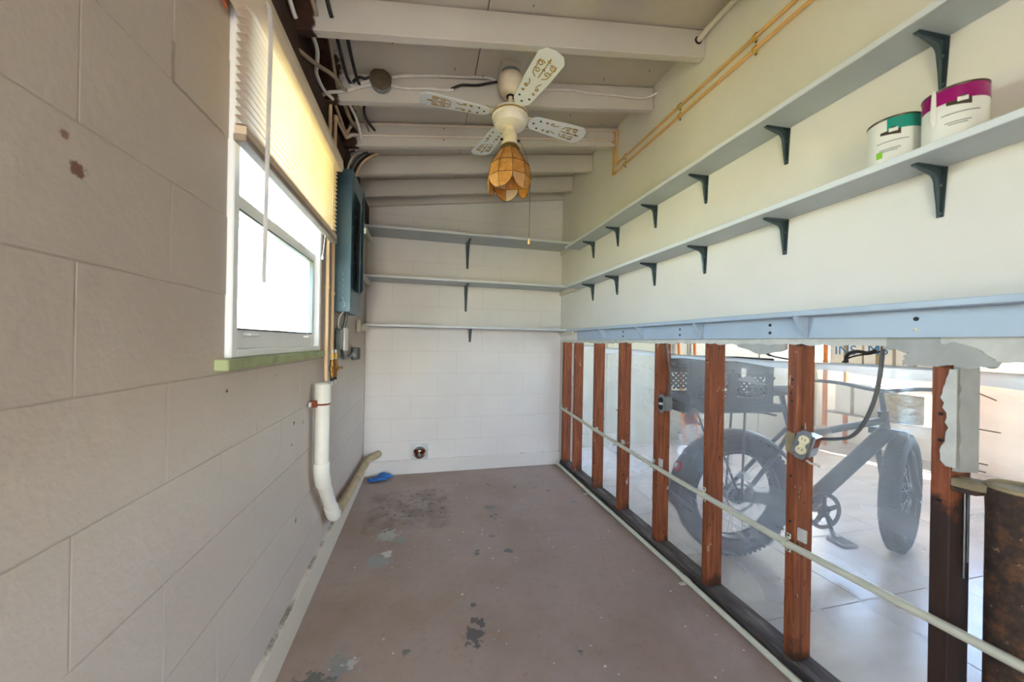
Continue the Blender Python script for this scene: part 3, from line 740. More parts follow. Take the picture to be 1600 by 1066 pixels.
MB().lathe([(.03, 2.296), (.060, 2.298), (.077, 2.305), (.086, 2.320), (.087, 2.332), (.083, 2.337), (.083, 2.340), (.092, 2.344), (.092, 2.362), (.086, 2.372), (.06, 2.378), (.02, 2.38)], c, 44).build('motor_housing', 'fan_white', fan, smooth=35)
MB().lathe([(.0925, 2.350), (.0935, 2.351), (.0935, 2.356), (.0925, 2.357)], c, 44).build('gold_trim', 'gold', fan, smooth=40)
MB().lathe([(.022, 2.268), (.026, 2.275), (.026, 2.297)], c, 20).build('neck', 'fan_dirty', fan, smooth=40)
MB().lathe([(.041, 2.205), (.0425, 2.21), (.0425, 2.224), (.040, 2.226), (.0395, 2.262), (.034, 2.270)], c, 32).build('switch_housing', 'fan_dirty', fan, smooth=35)
for a in (200, 330): MB().lathe([(.006, 0), (.006, .012), (.004, .014)], (FX + .041 * math.cos(math.radians(a)), FY + .041 * math.sin(math.radians(a)), 2.222), 12, (math.cos(math.radians(a)), math.sin(math.radians(a)), 0)).build('thumb_screw', 'screw_metal', fan, smooth=40)
# blades
ZB = 2.352
def scroll_pts():
    out = []
    def spiral(cx_, cy_, r0, r1, a0, a1, n=12):
        return [(cx_ + (r0 + (r1 - r0) * i / n) * math.cos(math.radians(a0 + (a1 - a0) * i / n)), cy_ + (r0 + (r1 - r0) * i / n) * math.sin(math.radians(a0 + (a1 - a0) * i / n))) for i in range(n + 1)]
    for s in (1, -1):
        out.append([(x, s * y) for x, y in spiral(.375, .026, .016, .004, -60, 400)])
        out.append([(x, s * y) for x, y in spiral(.335, .024, .013, .004, 60, -300)])
        out.append([(x, s * y) for x, y in ((.30, .016), (.315, .034), (.335, .038), (.355, .036), (.372, .042), (.392, .038))])
        out.append([(x, s * y) for x, y in spiral(.235, .026, .010, .003, 0, 420)])
        out.append([(x, s * y) for x, y in ((.245, .018), (.262, .022), (.276, .030))])
        out.append([(x, s * y) for x, y in spiral(.205, .026, .007, .003, 180, -200)])
    out.append([(.30, 0), (.34, 0), (.415, 0)])
    out.append([(.392, .006), (.415, 0), (.392, -.006)])
    out.append([(.345, .006), (.36, 0), (.345, -.006)])
    return out
SCR = scroll_pts()
blade_me = {}
for bi, (ang, pitch, droop) in enumerate(((-178.0, 9, .0), (-79.5, 9, .012), (10.7, 9, .0), (102.0, 9, -.006))):
    R3 = Matrix.Rotation(math.radians(ang), 3, 'Z') @ Matrix.Rotation(math.radians(-pitch), 3, 'X') @ Matrix.Rotation(math.radians(-1.0 + droop * 60), 3, 'Y')
    P = lambda x, y, z=0: Vector((FX, FY, ZB)) + R3 @ Vector((x, y, z))
    out = []
    L0, L1 = .105, .445
    for k in range(9):
        a = PI / 2 + PI * k / 8; out.append((L0 + .045 + .045 * math.cos(a), .045 * math.sin(a)))
    out += [(.30, -.058), (.415, -.062), (.445, -.040), (.453, 0), (.445, .040), (.415, .062), (.30, .058)]
    bl = MB().prism([P(x, y) for x, y in out], R3 @ Vector((0, 0, .006))).build('blade', 'fan_blade', fan, bevel=.0015)
    MB().prism([P(.075, -.02, .0065), (P(.18, -.022, .0065)), P(.20, 0, .0065), P(.18, .022, .0065), P(.075, .02, .0065)], R3 @ Vector((0, 0, .004))).build('blade_iron', 'fan_white', bl)
    for x, y in ((.135, 0.0), (.165, .026), (.165, -.026)):
        MB().lathe([(.0055, 0), (.0055, .0015), (.002, .003)], P(x, y, 0), 10, R3 @ Vector((0, 0, -1))).build('screw', 'screw_metal', bl)
    sm = MB()
    for line in SCR: sm.tube([P(x, y, -.0006) for x, y in line], .0021, 5)
    sm.build('scroll_ornament', 'gold', bl)
# shell shade: ten columns, two rows, five rounded petals; brass came between the panes
shade = MB().lathe([(.030, 2.196), (.045, 2.197), (.049, 2.19), (.050, 2.178), (.046, 2.172)], c, 32).build('shade_holder', 'antique_brass', fan, smooth=40)
RING = [(.050, 2.176), (.101, 2.094), (.114, 2.026)]
OFF = math.radians(-94)
def ringpt(r, z, k, ins=0): a = OFF + k * PI / 5; return Vector((FX + (r - ins) * math.cos(a), FY + (r - ins) * math.sin(a), z))
for k in range(10):
    for j in range(2):
        (r0, z0), (r1, z1) = RING[j], RING[j + 1]
        q = [ringpt(r0, z0, k), ringpt(r0, z0, k + 1), ringpt(r1, z1, k + 1), ringpt(r1, z1, k)]
        n = (q[1] - q[0]).cross(q[3] - q[0]).normalized(); cen = sum(q, Vector()) / 4
        MB().prism([cen + (p - cen) * .975 for p in q], n * .0012).build('shell_pane', 'capiz', shade)
def petal_pt(k, u, w):     # u -1..1 across the two columns, w 0..1 down the petal
    kk = k + 1 + u; base = math.floor(min(max(kk, k), k + 1.999)); fr = kk - base
    def at(r, z): return ringpt(r, z, base).lerp(ringpt(r, z, base + 1), fr)
    return at(.114, 2.026).lerp(at(.101, 1.958), w)
for k in range(0, 10, 2):
    edge = [(-1, 0)] + [(-math.cos(PI * i / 12), .02 + .98 * math.sin(PI * i / 12)) for i in range(13)] + [(1, 0)]
    for sgn in (-1, 1):
        pl = [petal_pt(k, u, wv) for u, wv in edge if u * sgn >= -1e-6] + [petal_pt(k, 0, 0)]
        pts = [(u, wv) for u, wv in edge if u * sgn >= -1e-6]
        if sgn < 0: poly = [petal_pt(k, 0, 0)] + [petal_pt(k, u, wv) for u, wv in pts]
        else: poly = [petal_pt(k, 0, 0)] + [petal_pt(k, u, wv) for u, wv in pts]
        nn = (ringpt(.11, 2.0, k + 1 + .5 * sgn) - Vector((FX, FY, 2.0))).normalized()
        cen = sum(poly, Vector()) / len(poly)
        MB().prism([cen + (p - cen) * .975 for p in poly], nn * .0012).build('shell_pane', 'capiz', shade)
cm = MB()
for k in range(10):
    cm.tube([ringpt(r + .0008, z, k) for r, z in RING], .0013, 6)
    for r, z in RING: cm.tube([ringpt(r + .0008, z, k), ringpt(r + .0008, z, k + 1)], .0013, 6)
for k in range(0, 10, 2):
    cm.tube([petal_pt(k, 0, 0), petal_pt(k, 0, 1)], .0013, 6)
    cm.tube([petal_pt(k, u, wv) for u, wv in edge], .0013, 6)
cm.build('came_lattice', 'came_brass', shade)
MB().lathe([(.012, 2.17), (.013, 2.13), (.024, 2.10), (.026, 2.075), (.018, 2.05), (.002, 2.042)], c, 20).build('bulb', 'lens_white', fan, smooth=50)
ch = spline([(FX + .042, FY - .01, 2.222), (FX + .062, FY - .012, 2.21), (FX + .095, FY - .012, 2.13), (FX + .108, FY - .012, 2.04), (FX + .108, FY - .012, 1.735)])
pc = MB().tube(ch, .0013, 6).build('pull_chain', 'antique_brass', fan)
MB().lathe([(.002, .03), (.004, .022), (.007, .008), (.004, 0)], (FX + .108, FY - .012, 1.706), 12).build('chain_pull', 'pipe_copper_paint', pc, smooth=50)

# ------------------------------------------------------------------ round junction box on the second rafter
JX, JZ = -.228, 2.488
t = thing('junction_box', 'round brown junction box cover on the second rafter', 'junction box', (JX, 1.929, JZ))
MB().lathe([(.050, 0), (.050, .03)], (JX, 1.9285, JZ), 12, (0, -1, 0)).build('box', 'steel', t, smooth=30)
MB().lathe([(.053, .0305), (.053, .033), (.049, .0345)], (JX - .002, 1.9285, JZ + .004), 14, (0, -1, 0)).build('cover', 'junction_cover', t, smooth=30)

# ------------------------------------------------------------------ cables
def cable(label, pts, r, mat, name='cable', cat='cable', k=6):
    return tag(MB().tube(spline(pts, k), r, 8).build(name, mat, None, smooth=60, origin=pts[0]), label, cat)
J2 = 1.9175
cable('white cable stapled high along the second rafter from round box to fan', [(JX + .05, J2 - .012, 2.515), (-.10, J2, 2.548), (.02, J2, 2.570), (.16, J2, 2.592), (.30, J2, 2.615), (.352, J2, 2.607)], .0075, 'white_cable')
cable('white cable running low along the second rafter right of round box', [(JX + .048, J2 - .012, 2.475), (-.11, J2, 2.482), (0.0, J2, 2.502), (.09, J2, 2.508), (.128, J2, 2.520)], .0075, 'white_cable')
cable('black cord rising from the low white cable to the fan mount', [(.115, J2 - .002, 2.518), (.17, J2 - .006, 2.546), (.25, J2 - .004, 2.562), (.33, J2 - .004, 2.590), (.352, J2 - .03, 2.580)], .0065, 'black_cable')
cable('white cable on the second rafter between the fan and the right wall', [(.49, J2, 2.60), (.60, J2, 2.604), (.75, J2, 2.634), (.90, J2, 2.640), (1.06, J2, 2.656), (1.20, J2, 2.666), (1.28, J2, 2.684), (1.322, J2 - .03, 2.70)], .0068, 'white_cable')
cable('white cable from the left eave to round box along the rafter bottom', [(-.505, J2, 2.372), (-.47, J2, 2.395), (-.42, J2, 2.410), (-.36, J2, 2.432), (-.315, J2, 2.470), (-.276, J2 - .01, 2.482)], .0085, 'white_cable')
cable('short white cable crossing into the lower left of round box', [(-.37, J2 - .004, 2.448), (-.34, J2 - .006, 2.44), (-.31, J2, 2.455), (-.272, J2 - .01, 2.462)], .0075, 'white_cable')
cable('dark cable bridging the upper left of round box', [(-.36, J2 + .004, 2.47), (-.33, J2 - .012, 2.488), (-.30, J2 - .012, 2.487), (-.27, J2 - .012, 2.505)], .007, 'black_cable')
cable('pale cable sweeping out of the dark eave between the first two rafters', [(-.51, 1.50, 2.30), (-.49, 1.56, 2.318), (-.455, 1.66, 2.345), (-.42, 1.78, 2.392), (-.40, 1.875, 2.405), (-.385, 1.90, 2.41)], .0085, 'tan_cable')
cable('white cable looping down in the dark eave beside the window blind', [(-.47, 1.56, 2.45), (-.455, 1.66, 2.42), (-.47, 1.73, 2.40), (-.485, 1.78, 2.385), (-.475, 1.86, 2.37), (-.45, 1.925, 2.372)], .0085, 'white_cable')
cable('left of two black cables dropping between the first and second rafters', [(-.385, 1.56, 2.50), (-.385, 1.66, 2.505), (-.385, 1.78, 2.49), (-.38, 1.88, 2.465), (-.362, 1.924, 2.452)], .0075, 'black_cable')
cable('right of two black cables dropping between the first and second rafters', [(-.345, 1.56, 2.515), (-.345, 1.68, 2.52), (-.345, 1.80, 2.50), (-.335, 1.89, 2.465), (-.325, 1.924, 2.458)], .0075, 'black_cable')
cable('brown cable crossing behind the black ones at the first rafter', [(-.405, 1.56, 2.485), (-.41, 1.68, 2.47), (-.42, 1.80, 2.45), (-.43, 1.924, 2.43)], .007, 'tan_cable')
cable('white cable poking through the first rafter nearest the eave', [(-.50, 1.30, 2.47), (-.495, 1.42, 2.45), (-.49, 1.49, 2.415), (-.485, 1.512, 2.40)], .0085, 'white_cable')
cable('brown cable entering the first rafter beside a black one', [(-.44, 1.30, 2.50), (-.43, 1.42, 2.485), (-.418, 1.49, 2.44), (-.415, 1.512, 2.425)], .008, 'tan_cable')
cable('black cable entering the first rafter at its painted edge', [(-.385, 1.30, 2.53), (-.38, 1.42, 2.51), (-.368, 1.49, 2.45), (-.362, 1.512, 2.43)], .008, 'black_cable')
cable('white cable bending down beside the third rafter near the eave', [(-.44, 1.975, 2.47), (-.42, 2.08, 2.475), (-.395, 2.20, 2.46), (-.385, 2.30, 2.42), (-.385, 2.345, 2.395)], .0085, 'white_cable')
cable('brown cable beside the white one at the third rafter', [(-.40, 1.975, 2.49), (-.385, 2.10, 2.49), (-.36, 2.24, 2.48), (-.345, 2.348, 2.472)], .0065, 'tan_cable')
cable('black cable hooked at the third rafter, farthest from the eave', [(-.335, 1.975, 2.51), (-.335, 2.10, 2.49), (-.345, 2.16, 2.475), (-.34, 2.25, 2.475), (-.312, 2.346, 2.48)], .0075, 'black_cable')
cable('thick grey cable bending beside the tan pipes at the eave', [(-.445, 2.0, 2.44), (-.435, 2.10, 2.46), (-.425, 2.22, 2.45), (-.405, 2.34, 2.462)], .011, 'tan_cable')
for i, (dx, mt, nm) in enumerate(((-.035, 'black_cable', 'leftmost black cable of the bunch above the blue panel'), (-.01, 'white_cable', 'white cable in the bunch above the blue panel'), (.012, 'grey_cable', 'grey cable in the bunch above the blue panel'), (.035, 'black_cable', 'rightmost black cable of the bunch above the blue panel'), (.05, 'pipe_tan', 'short tan wire at the front of the bunch above the panel'))):
    cable(nm, [(-.452 + dx * .4, 2.34 + dx, 2.1635), (-.45 + dx * .6, 2.34 + dx, 2.22), (-.44 + dx, 2.40 + dx * .5, 2.31), (-.42 + dx * 1.6, 2.50, 2.40), (-.41 + dx * 1.8, 2.60, 2.46)], .0065, mt)

# painted copper pipes: left riser, along the third rafter, along the right wall
def pipe_thing(label, pts, r, mat, name, cat, fit=(), clamps=()):
    t = thing(name, label, cat, pts[0])
    MB().tube(pts, r, 12).build('pipe', mat, t, smooth=50)
    for i in fit:
        p = Vector(pts[i]); a = (Vector(pts[i - 1]) - p).normalized(); b = (Vector(pts[i + 1]) - p).normalized()
        MB().tube([p + a * r * 3.2, p, p + b * r * 3.2], r * 1.28, 12).build('elbow', mat, t, smooth=50)
    return t
def saddle(t, p, ax, r, wall, mat, w=.014, long=.028):
    """two-hole pipe strap around a pipe at p running along ax, fixed toward 'wall'"""
    p = Vector(p); ax = Vector(ax); n = Vector(wall); s = ax.cross(n).normalized()
    prof = [p + n * r - s * long, p + n * r - s * (r * 1.3)] + [p + (-s * math.cos(a) - n * math.sin(a)) * (r * 1.22) for a in [PI * i / 8 for i in range(9)]] + [p + n * r + s * (r * 1.3), p + n * r + s * long]
    mb = MB()
    for i in range(len(prof) - 1):
        a, b = prof[i], prof[i + 1]
        o = (p - (a + b) / 2); o = o.normalized() * -.0018 if 1 < i < len(prof) - 3 else -n * .0018
        mb.prism([a - ax * w / 2, b - ax * w / 2, b + ax * w / 2, a + ax * w / 2], o)
    st_ = mb.build('pipe_strap', mat, t)
    for q in (-1, 1): MB().lathe([(.0035, 0), (.0035, .002), (.001, .003)], p + n * (r - .002) + s * q * long * .8, 8, -n).build('screw', 'screw_metal', st_)
    return st_
CR = 1.313
zt = lambda x: zj(x) + .02
def water_pipe(label, riser, run, wall):
    t = thing('water_pipe', label, 'pipe', riser[0])
    for pts, mt in ((riser, 'pipe_tan'), (run, 'pipe_cream'), (wall, 'pipe_copper_paint')):
        MB().tube(pts, .0085, 12).build('pipe', mt, t, smooth=50)
        for q in range(1, len(pts) - 1):
            p = Vector(pts[q]); a = (Vector(pts[q - 1]) - p).normalized(); b = (Vector(pts[q + 1]) - p).normalized()
            MB().tube([p + a * .026, p, p + b * .026], .0112, 12).build('elbow', mt, t, smooth=50)
    return t
t1 = water_pipe('upper tan water pipe from left wall along the third rafter to right wall', [(-.470, 1.965, .992), (-.470, 1.965, 2.425), (-.470, 2.335, 2.425), (-.455, 2.338, 2.46)], [(-.455, 2.338, 2.46), (-.44, 2.338, 2.497), (1.30, 2.338, 2.725)], [(1.30, 2.338, 2.725), (CR, 2.338, 2.715), (CR, 2.338, 2.484), (CR, .05, 2.484)])
t2 = water_pipe('lower tan water pipe from left wall along the third rafter to right wall', [(-.470, 2.07, 1.13), (-.470, 2.07, 2.37), (-.470, 2.338, 2.405)], [(-.470, 2.338, 2.405), (-.44, 2.338, 2.428), (1.28, 2.338, 2.655)], [(1.28, 2.338, 2.655), (CR, 2.375, 2.64), (CR, 2.375, 2.432), (CR, .05, 2.432)])
for y in (1.223, 1.68, 2.222):
    saddle(t1, (CR, y, 2.484), (0, 1, 0), .0085, (1, 0, 0), 'clamp_yellow', .012, .022)
    saddle(t2, (CR, y, 2.432), (0, 1, 0), .0085, (1, 0, 0), 'clamp_yellow', .012, .022)
for tt, zz, oo in ((t1, 2.56, 0), (t2, 2.49, 0)):
    saddle(tt, (.10, 2.338, (2.497 + .54 * .131) if tt is t1 else (2.428 + .54 * .132)), (1, 0, .13), .0085, (0, 1, 0), 'pipe_cream', .012, .02)
saddle(t1, (-.470, 1.965, 1.46), (0, 0, 1), .0085, (-1, 0, 0), 'pipe_tan', .014, .022)
saddle(t2, (-.470, 2.07, 1.44), (0, 0, 1), .0085, (-1, 0, 0), 'pipe_tan', .014, .022)
# two brass stop valves standing on short stubs out of the standpipe
for y, lab in ((2.035, 'brass stop valve nearer the window, above the white standpipe'), (2.105, 'brass stop valve with the handle farther from the window')):
    t = thing('stop_valve', lab, 'valve', (-.462, y, 1.02))
    MB().tube([(-.458, y, .96), (-.458, y, 1.145)], .0065, 10).build('stub_pipe', 'pvc_white', t, smooth=50)
    MB().lathe([(.008, 1.0), (.011, 1.005), (.011, 1.03), (.014, 1.035), (.014, 1.06), (.011, 1.065), (.011, 1.09), (.008, 1.095)], (-.458, y, 0), 12).build('valve_body', 'brass', t, smooth=30)
    MB().lathe([(.0075, .985), (.009, .987), (.009, .998), (.0075, 1.0)], (-.458, y, 0), 12).build('black_ring', 'black_plastic', t, smooth=40)
    MB().lathe([(.010, 1.10), (.010, 1.125), (.008, 1.128)], (-.458, y, 0), 12).build('yellow_collar', 'clamp_yellow', t, smooth=40)
    h = MB().tube([(-.448, y, 1.05), (-.425, y, 1.05)], .005, 8).build('valve_stem', 'brass', t, smooth=50)
    MB().obox((-.423, y, 1.05), .006, .030, .014, Matrix.Identity(3)).build('handle', 'brass', h, bevel=.002)

# white standpipe with rusty strap, and the tan drain running to the back wall
t = thing('drain_pipe', 'white plastic standpipe bending along the base of left wall', 'pipe', (-.455, 1.85, .3))
PX, PY, PR = -.452, 1.845, .030
MB().tube([(PX, PY, .60), (PX, PY, .93)], PR, 24).build('riser', 'pvc_white', t, smooth=50)
MB().lathe([(PR * .9, .90), (PR * 1.13, .905), (PR * 1.13, .992), (PR * 1.02, .994), (PR * .98, .96), (PR * .2, .955)], (PX, PY, 0), 24).build('coupling', 'pvc_white', t, smooth=40)
MB().tube(spline([(PX, PY, .625), (PX, PY, .59), (PX, PY + .012, .555), (PX, PY + .035, .515)], 4), PR * 1.14, 24).build('elbow', 'pvc_white', t, smooth=50)
MB().tube([(PX, PY + .025, .53), (PX, 2.055, .315)], PR, 24).build('slope_pipe', 'pvc_white', t, smooth=50)
MB().tube(spline([(PX, 2.04, .335), (PX, 2.075, .285), (PX, 2.12, .255)], 4), PR * 1.14, 24).build('elbow', 'pvc_white', t, smooth=50)
MB().tube([(PX, 2.10, .262), (PX, 2.19, .236), (PX + .002, 3.20, .176)], PR * .9, 24).build('drain', 'pvc_tan', t, smooth=50)
MB().tube(spline([(PX + .002, 3.12, .181), (PX + .004, 3.24, .178), (PX + .02, 3.30, .182), (PX + .07, 3.37, .19), (PX + .08, 3.42, .19)], 4), PR * 1.02, 24).build('elbow', 'pvc_tan', t, smooth=50)
cl = MB()
cl.lathe([(PR * 1.02, .895), (PR * 1.06, .895), (PR * 1.06, .915), (PR * 1.02, .915)], (PX, PY, 0), 24)
cl.box(XL + .001, PX - PR * .5, PY - PR - .018, PY - PR * .6, .890, .918)
st_ = cl.build('strap', 'rust', t, smooth=40)
MB().lathe([(.012, 0), (.012, .006), (.008, .009)], (XL + .002, PY - PR - .022, .904), 14, (1, 0, 0)).build('strap_end', 'pvc_white', st_, smooth=40)

# ------------------------------------------------------------------ electrical panel
t = thing('breaker_panel', 'blue grey breaker panel with its narrow door ajar on left wall', 'electrical panel', (-.45, 2.35, 1.36))
X0, X1 = XL + .001, -.408
Y0, Y1, Z0, Z1 = 2.20, 2.53, 1.358, 2.162
pb = MB().box(X0, X1, Y0, Y0 + .004, Z0, Z1).box(X0, X1, Y1 - .004, Y1, Z0, Z1).box(X0, X1, Y0 + .004, Y1 - .004, Z0, Z0 + .004).box(X0, X1, Y0 + .004, Y1 - .004, Z1 - .004, Z1).box(X0, X0 + .004, Y0 + .004, Y1 - .004, Z0 + .004, Z1 - .004)
pb.build('enclosure', 'panel_blue', t, bevel=.001)
cv = MB()
cv.box(X1, X1 + .003, Y0 - .006, Y0 + .055, Z0 - .008, Z1 + .008).box(X1, X1 + .003, Y1 - .05, Y1 + .012, Z0 - .008, Z1 + .008)
cv.box(X1, X1 + .003, Y0 + .055, Y1 - .05, Z0 - .008, Z0 + .14).box(X1, X1 + .003, Y0 + .055, Y1 - .05, Z1 - .10, Z1 + .008)
cvo = cv.build('cover', 'panel_blue', t, bevel=.0008)
MB().box(X1 - .03, X1 - .002, Y0 + .056, Y1 - .051, Z0 + .141, Z1 - .101).build('inner_plate', 'panel_dark', t)
for k in range(8):
    MB().box(X1 - .002, X1 + .004, Y0 + .10, Y0 + .16, Z0 + .20 + k * .055, Z0 + .24 + k * .055).build('breaker', 'black_plastic', t, bevel=.002)
# the door, hinged on the far side and standing open a little
Md = Matrix.Rotation(math.radians(13), 3, 'Z')
dc = Vector((X1 + .004, Y1 - .052, (Z0 + Z1) / 2 + .02)) + Md @ Vector((.004, -.112, 0))
d = MB().obox(dc, .003, .224, .58, Md).build('door', 'panel_blue', t, bevel=.001)
MB().obox(dc + Md @ Vector((.006, -.108, .06)), .010, .012, .035, Md).build('latch', 'lens_white', d, bevel=.002)
MB().obox(dc + Md @ Vector((-.002, .07, .25)), .0008, .06, .05, Md).build('paper_label', 'chip_white', d)
for k in range(6):
    MB().lathe([(.009, 0), (.009, .0012), (.007, .0018)], (-.452, Y0, 1.40 + k * .034 if k else 1.42), 16, (0, -1, 0)).build('knockout', 'panel_blue', t, smooth=30)
MB().lathe([(.022, 0), (.022, .0012), (.019, .0018), (.012, .0018), (.012, .0028)], (-.452, Y0, 1.40), 20, (0, -1, 0)).build('knockout', 'panel_blue', t, smooth=30)
for z in (Z0 + .02, Z1 - .02):
    for y in (Y0 + .004, Y1 + .002):
        MB().lathe([(.006, 0), (.006, .003), (.002, .005)], (X1 + .003, y, z), 10, (1, 0, 0)).build('cover_screw', 'steel', cvo)
# grey conduit from panel down to a box near the corner
t = thing('conduit', 'thin grey conduit curving from the panel down to a box in the corner', 'conduit', (-.47, 2.36, 1.2))
MB().tube(spline([(-.455, 2.36, 1.357), (-.462, 2.36, 1.30), (-.478, 2.355, 1.24), (-.478, 2.355, 1.16), (-.478, 2.40, 1.10), (-.478, 2.50, 1.085), (-.478, 2.72, 1.093)], 6), .0105, 12).build('tube', 'dark_grey_metal', t, smooth=50)
MB().tube([(-.478, 2.70, 1.093), (-.478, 2.76, 1.095)], .016, 14).build('connector', 'steel', t, smooth=50)
MB().box(XL + .001, -.455, 2.76, 2.86, 1.055, 1.145).build('outlet_box', 'dark_grey_metal', t, bevel=.006, seg=2)
MB().box(-.455, -.452, 2.765, 2.855, 1.06, 1.14).build('outlet_face', 'black_plastic', t, bevel=.002)
t = thing('timer_box', 'small white switch box under the breaker panel', 'switch', (-.48, 2.31, 1.19))
MB().box(XL + .001, -.452, 2.265, 2.345, 1.14, 1.262).build('box', 'dark_grey_metal', t, bevel=.003)
MB().box(-.452, -.442, 2.262, 2.349, 1.136, 1.268).build('cover_plate', 'lens_white', t, bevel=.003)
cable('thin pale wire looping from the panel bottom to the white switch box', [(-.45, 2.24, 1.357), (-.465, 2.225, 1.33), (-.475, 2.24, 1.29), (-.478, 2.29, 1.262)], .0035, 'white_cable')

# ------------------------------------------------------------------ window blind
t = thing('window_blind', 'cream slatted blind half raised over the white window', 'blind', (-.43, 1.48, 2.06))
BY0, BY1 = .99, 1.942
MB().prism([(-.478, BY0, 2.028), (-.405, BY0, 2.028), (-.398, BY0, 2.05), (-.402, BY0, 2.085), (-.478, BY0, 2.085)], (0, BY1 - BY0, 0)).build('valance', 'blind_valance', t, bevel=.003)
NS = 16; Rb = Matrix.Rotation(math.radians(2), 3, 'Y')
slat_me = None
for k in range(NS):
    z = 2.010 - k * .0197
    if slat_me is None:
        prof = [(-.0125, 0), (-.006, .0016), (0, .0022), (.006, .0016), (.0125, 0)]
        pts = [Rb @ Vector((a, 0, b)) for a, b in prof] + [Rb @ Vector((a, 0, b - .0008)) for a, b in reversed(prof)]
        s0 = MB().prism([p + Vector((-.436, BY0 + .01, z)) for p in pts], (0, BY1 - BY0 - .02, 0)).build('slat', 'blind_slat', t, origin=(-.436, BY0 + .01, z)); slat_me = s0.data
    else: share(slat_me, 'slat', (-.436, BY0 + .01, z), t)
for k in range(6):
    MB().box(-.449, -.423, BY0 + .01, BY1 - .01, 1.6905 + k * .0033, 1.6930 + k * .0033).build('slat', 'blind_valance', t)
MB().box(-.450, -.422, BY0 + .006, BY1 - .006, 1.672, 1.690).build('bottom_rail', 'blind_rail', t, bevel=.004, seg=2)
for y in (1.12, 1.48, 1.84):
    lm = MB()
    for x in (-.4475, -.4245): lm.tube([(x, y, 2.03), (x, y, 1.672)], .0009, 5)
    lm.build('ladder_cord', 'cord_white', t)
wp = MB().tube([(-.392, 1.035, 2.035), (-.386, 1.03, 1.96), (-.380, .998, 1.335)], .0052, 6).build('tilt_wand', 'wand', t)
MB().tube([(-.41, 1.035, 2.06), (-.392, 1.035, 2.035)], .004, 6).build('wand_hook', 'wand', wp)
MB().tube([(-.44, 1.79, 1.672), (-.45, 1.79, 1.575)], .0012, 5).build('pull_cord', 'cord_white', t)
MB().lathe([(.002, .02), (.006, .006), (.004, 0)], (-.45, 1.79, 1.56), 10).build('cord_knob', 'lens_white', t, smooth=40)
t = thing('blind_bracket', 'rusty metal bracket at the upper near corner of window', 'bracket', (-.49, 1.03, 2.10))
MB().prism([(XL + .001, .985, 2.03), (XL + .001, 1.05, 2.02), (XL + .001, 1.055, 2.12), (XL + .001, .99, 2.13)], (.008, 0, 0)).build('plate', 'rust_bracket', t, bevel=.002)
MB().box(XL + .009, -.42, .975, .979, 2.04, 2.10).build('arm', 'rust_bracket', t, bevel=.001)

# ------------------------------------------------------------------ dryer vent, glove
t = thing('dryer_vent', 'square metal dryer vent opening low on the back wall', 'vent', (VX, YB, VZ))
pts = [(VX - .078, VZ - .078), (VX + .078, VZ - .078), (VX + .078, VZ + .078), (VX - .078, VZ + .078)]
pm = MB()
n = 32; sq = []
for k in range(n):
    a = 2 * PI * k / n; ca, sa = math.cos(a), math.sin(a); m_ = max(abs(ca), abs(sa)); sq.append((VX + .076 * ca / m_, VZ + .076 * sa / m_))
vs = [(x, YB - .004, z) for x, z in sq] + [(VX + VR * math.cos(2 * PI * k / n), YB - .006, VZ + VR * math.sin(2 * PI * k / n)) for k in range(n)]
vs += [(x, YB + .004, z) for x, z in sq]
pm.add(vs, [(k, (k + 1) % n, n + (k + 1) % n, n + k) for k in range(n)] + [(k, 2 * n + k, 2 * n + (k + 1) % n, (k + 1) % n) for k in range(n)])
pm.build('plate', 'vent_grey', t, smooth=30)
MB().lathe([(VR, -.006), (VR, .24)], (VX, YB, VZ), 32, (0, 1, 0), caps=False).build('duct', 'duct_copper', t, smooth=50)
MB().box(VX - .05, VX + .05, YB + .045, YB + .048, VZ + .018, VZ + .052).build('damper', 'dark_grey_metal', t)
MB().prism([(VX - .054, YB + .235, VZ - .054), (VX + .054, YB + .235, VZ - .054), (VX + .05, YB + .195, VZ + .012), (VX - .05, YB + .195, VZ + .012)], (0, .002, 0)).build('outer_flap', 'duct_copper', t)
MB().box(VX - .003, VX + .003, YB + .05, YB + .20, VZ - .05, VZ + .02).build('damper_rod', 'dark_grey_metal', t)
MB().lathe([(.018, 0), (.018, .02), (.01, .024)], (VX, YB + .05, VZ - .045), 14, (0, -1, 0)).build('damper_weight', 'dark_grey_metal', t, smooth=40)
struct('slab_outer', MB().box(-6, 8, YB + .2, 20, -.3, -.14), 'concrete_out')

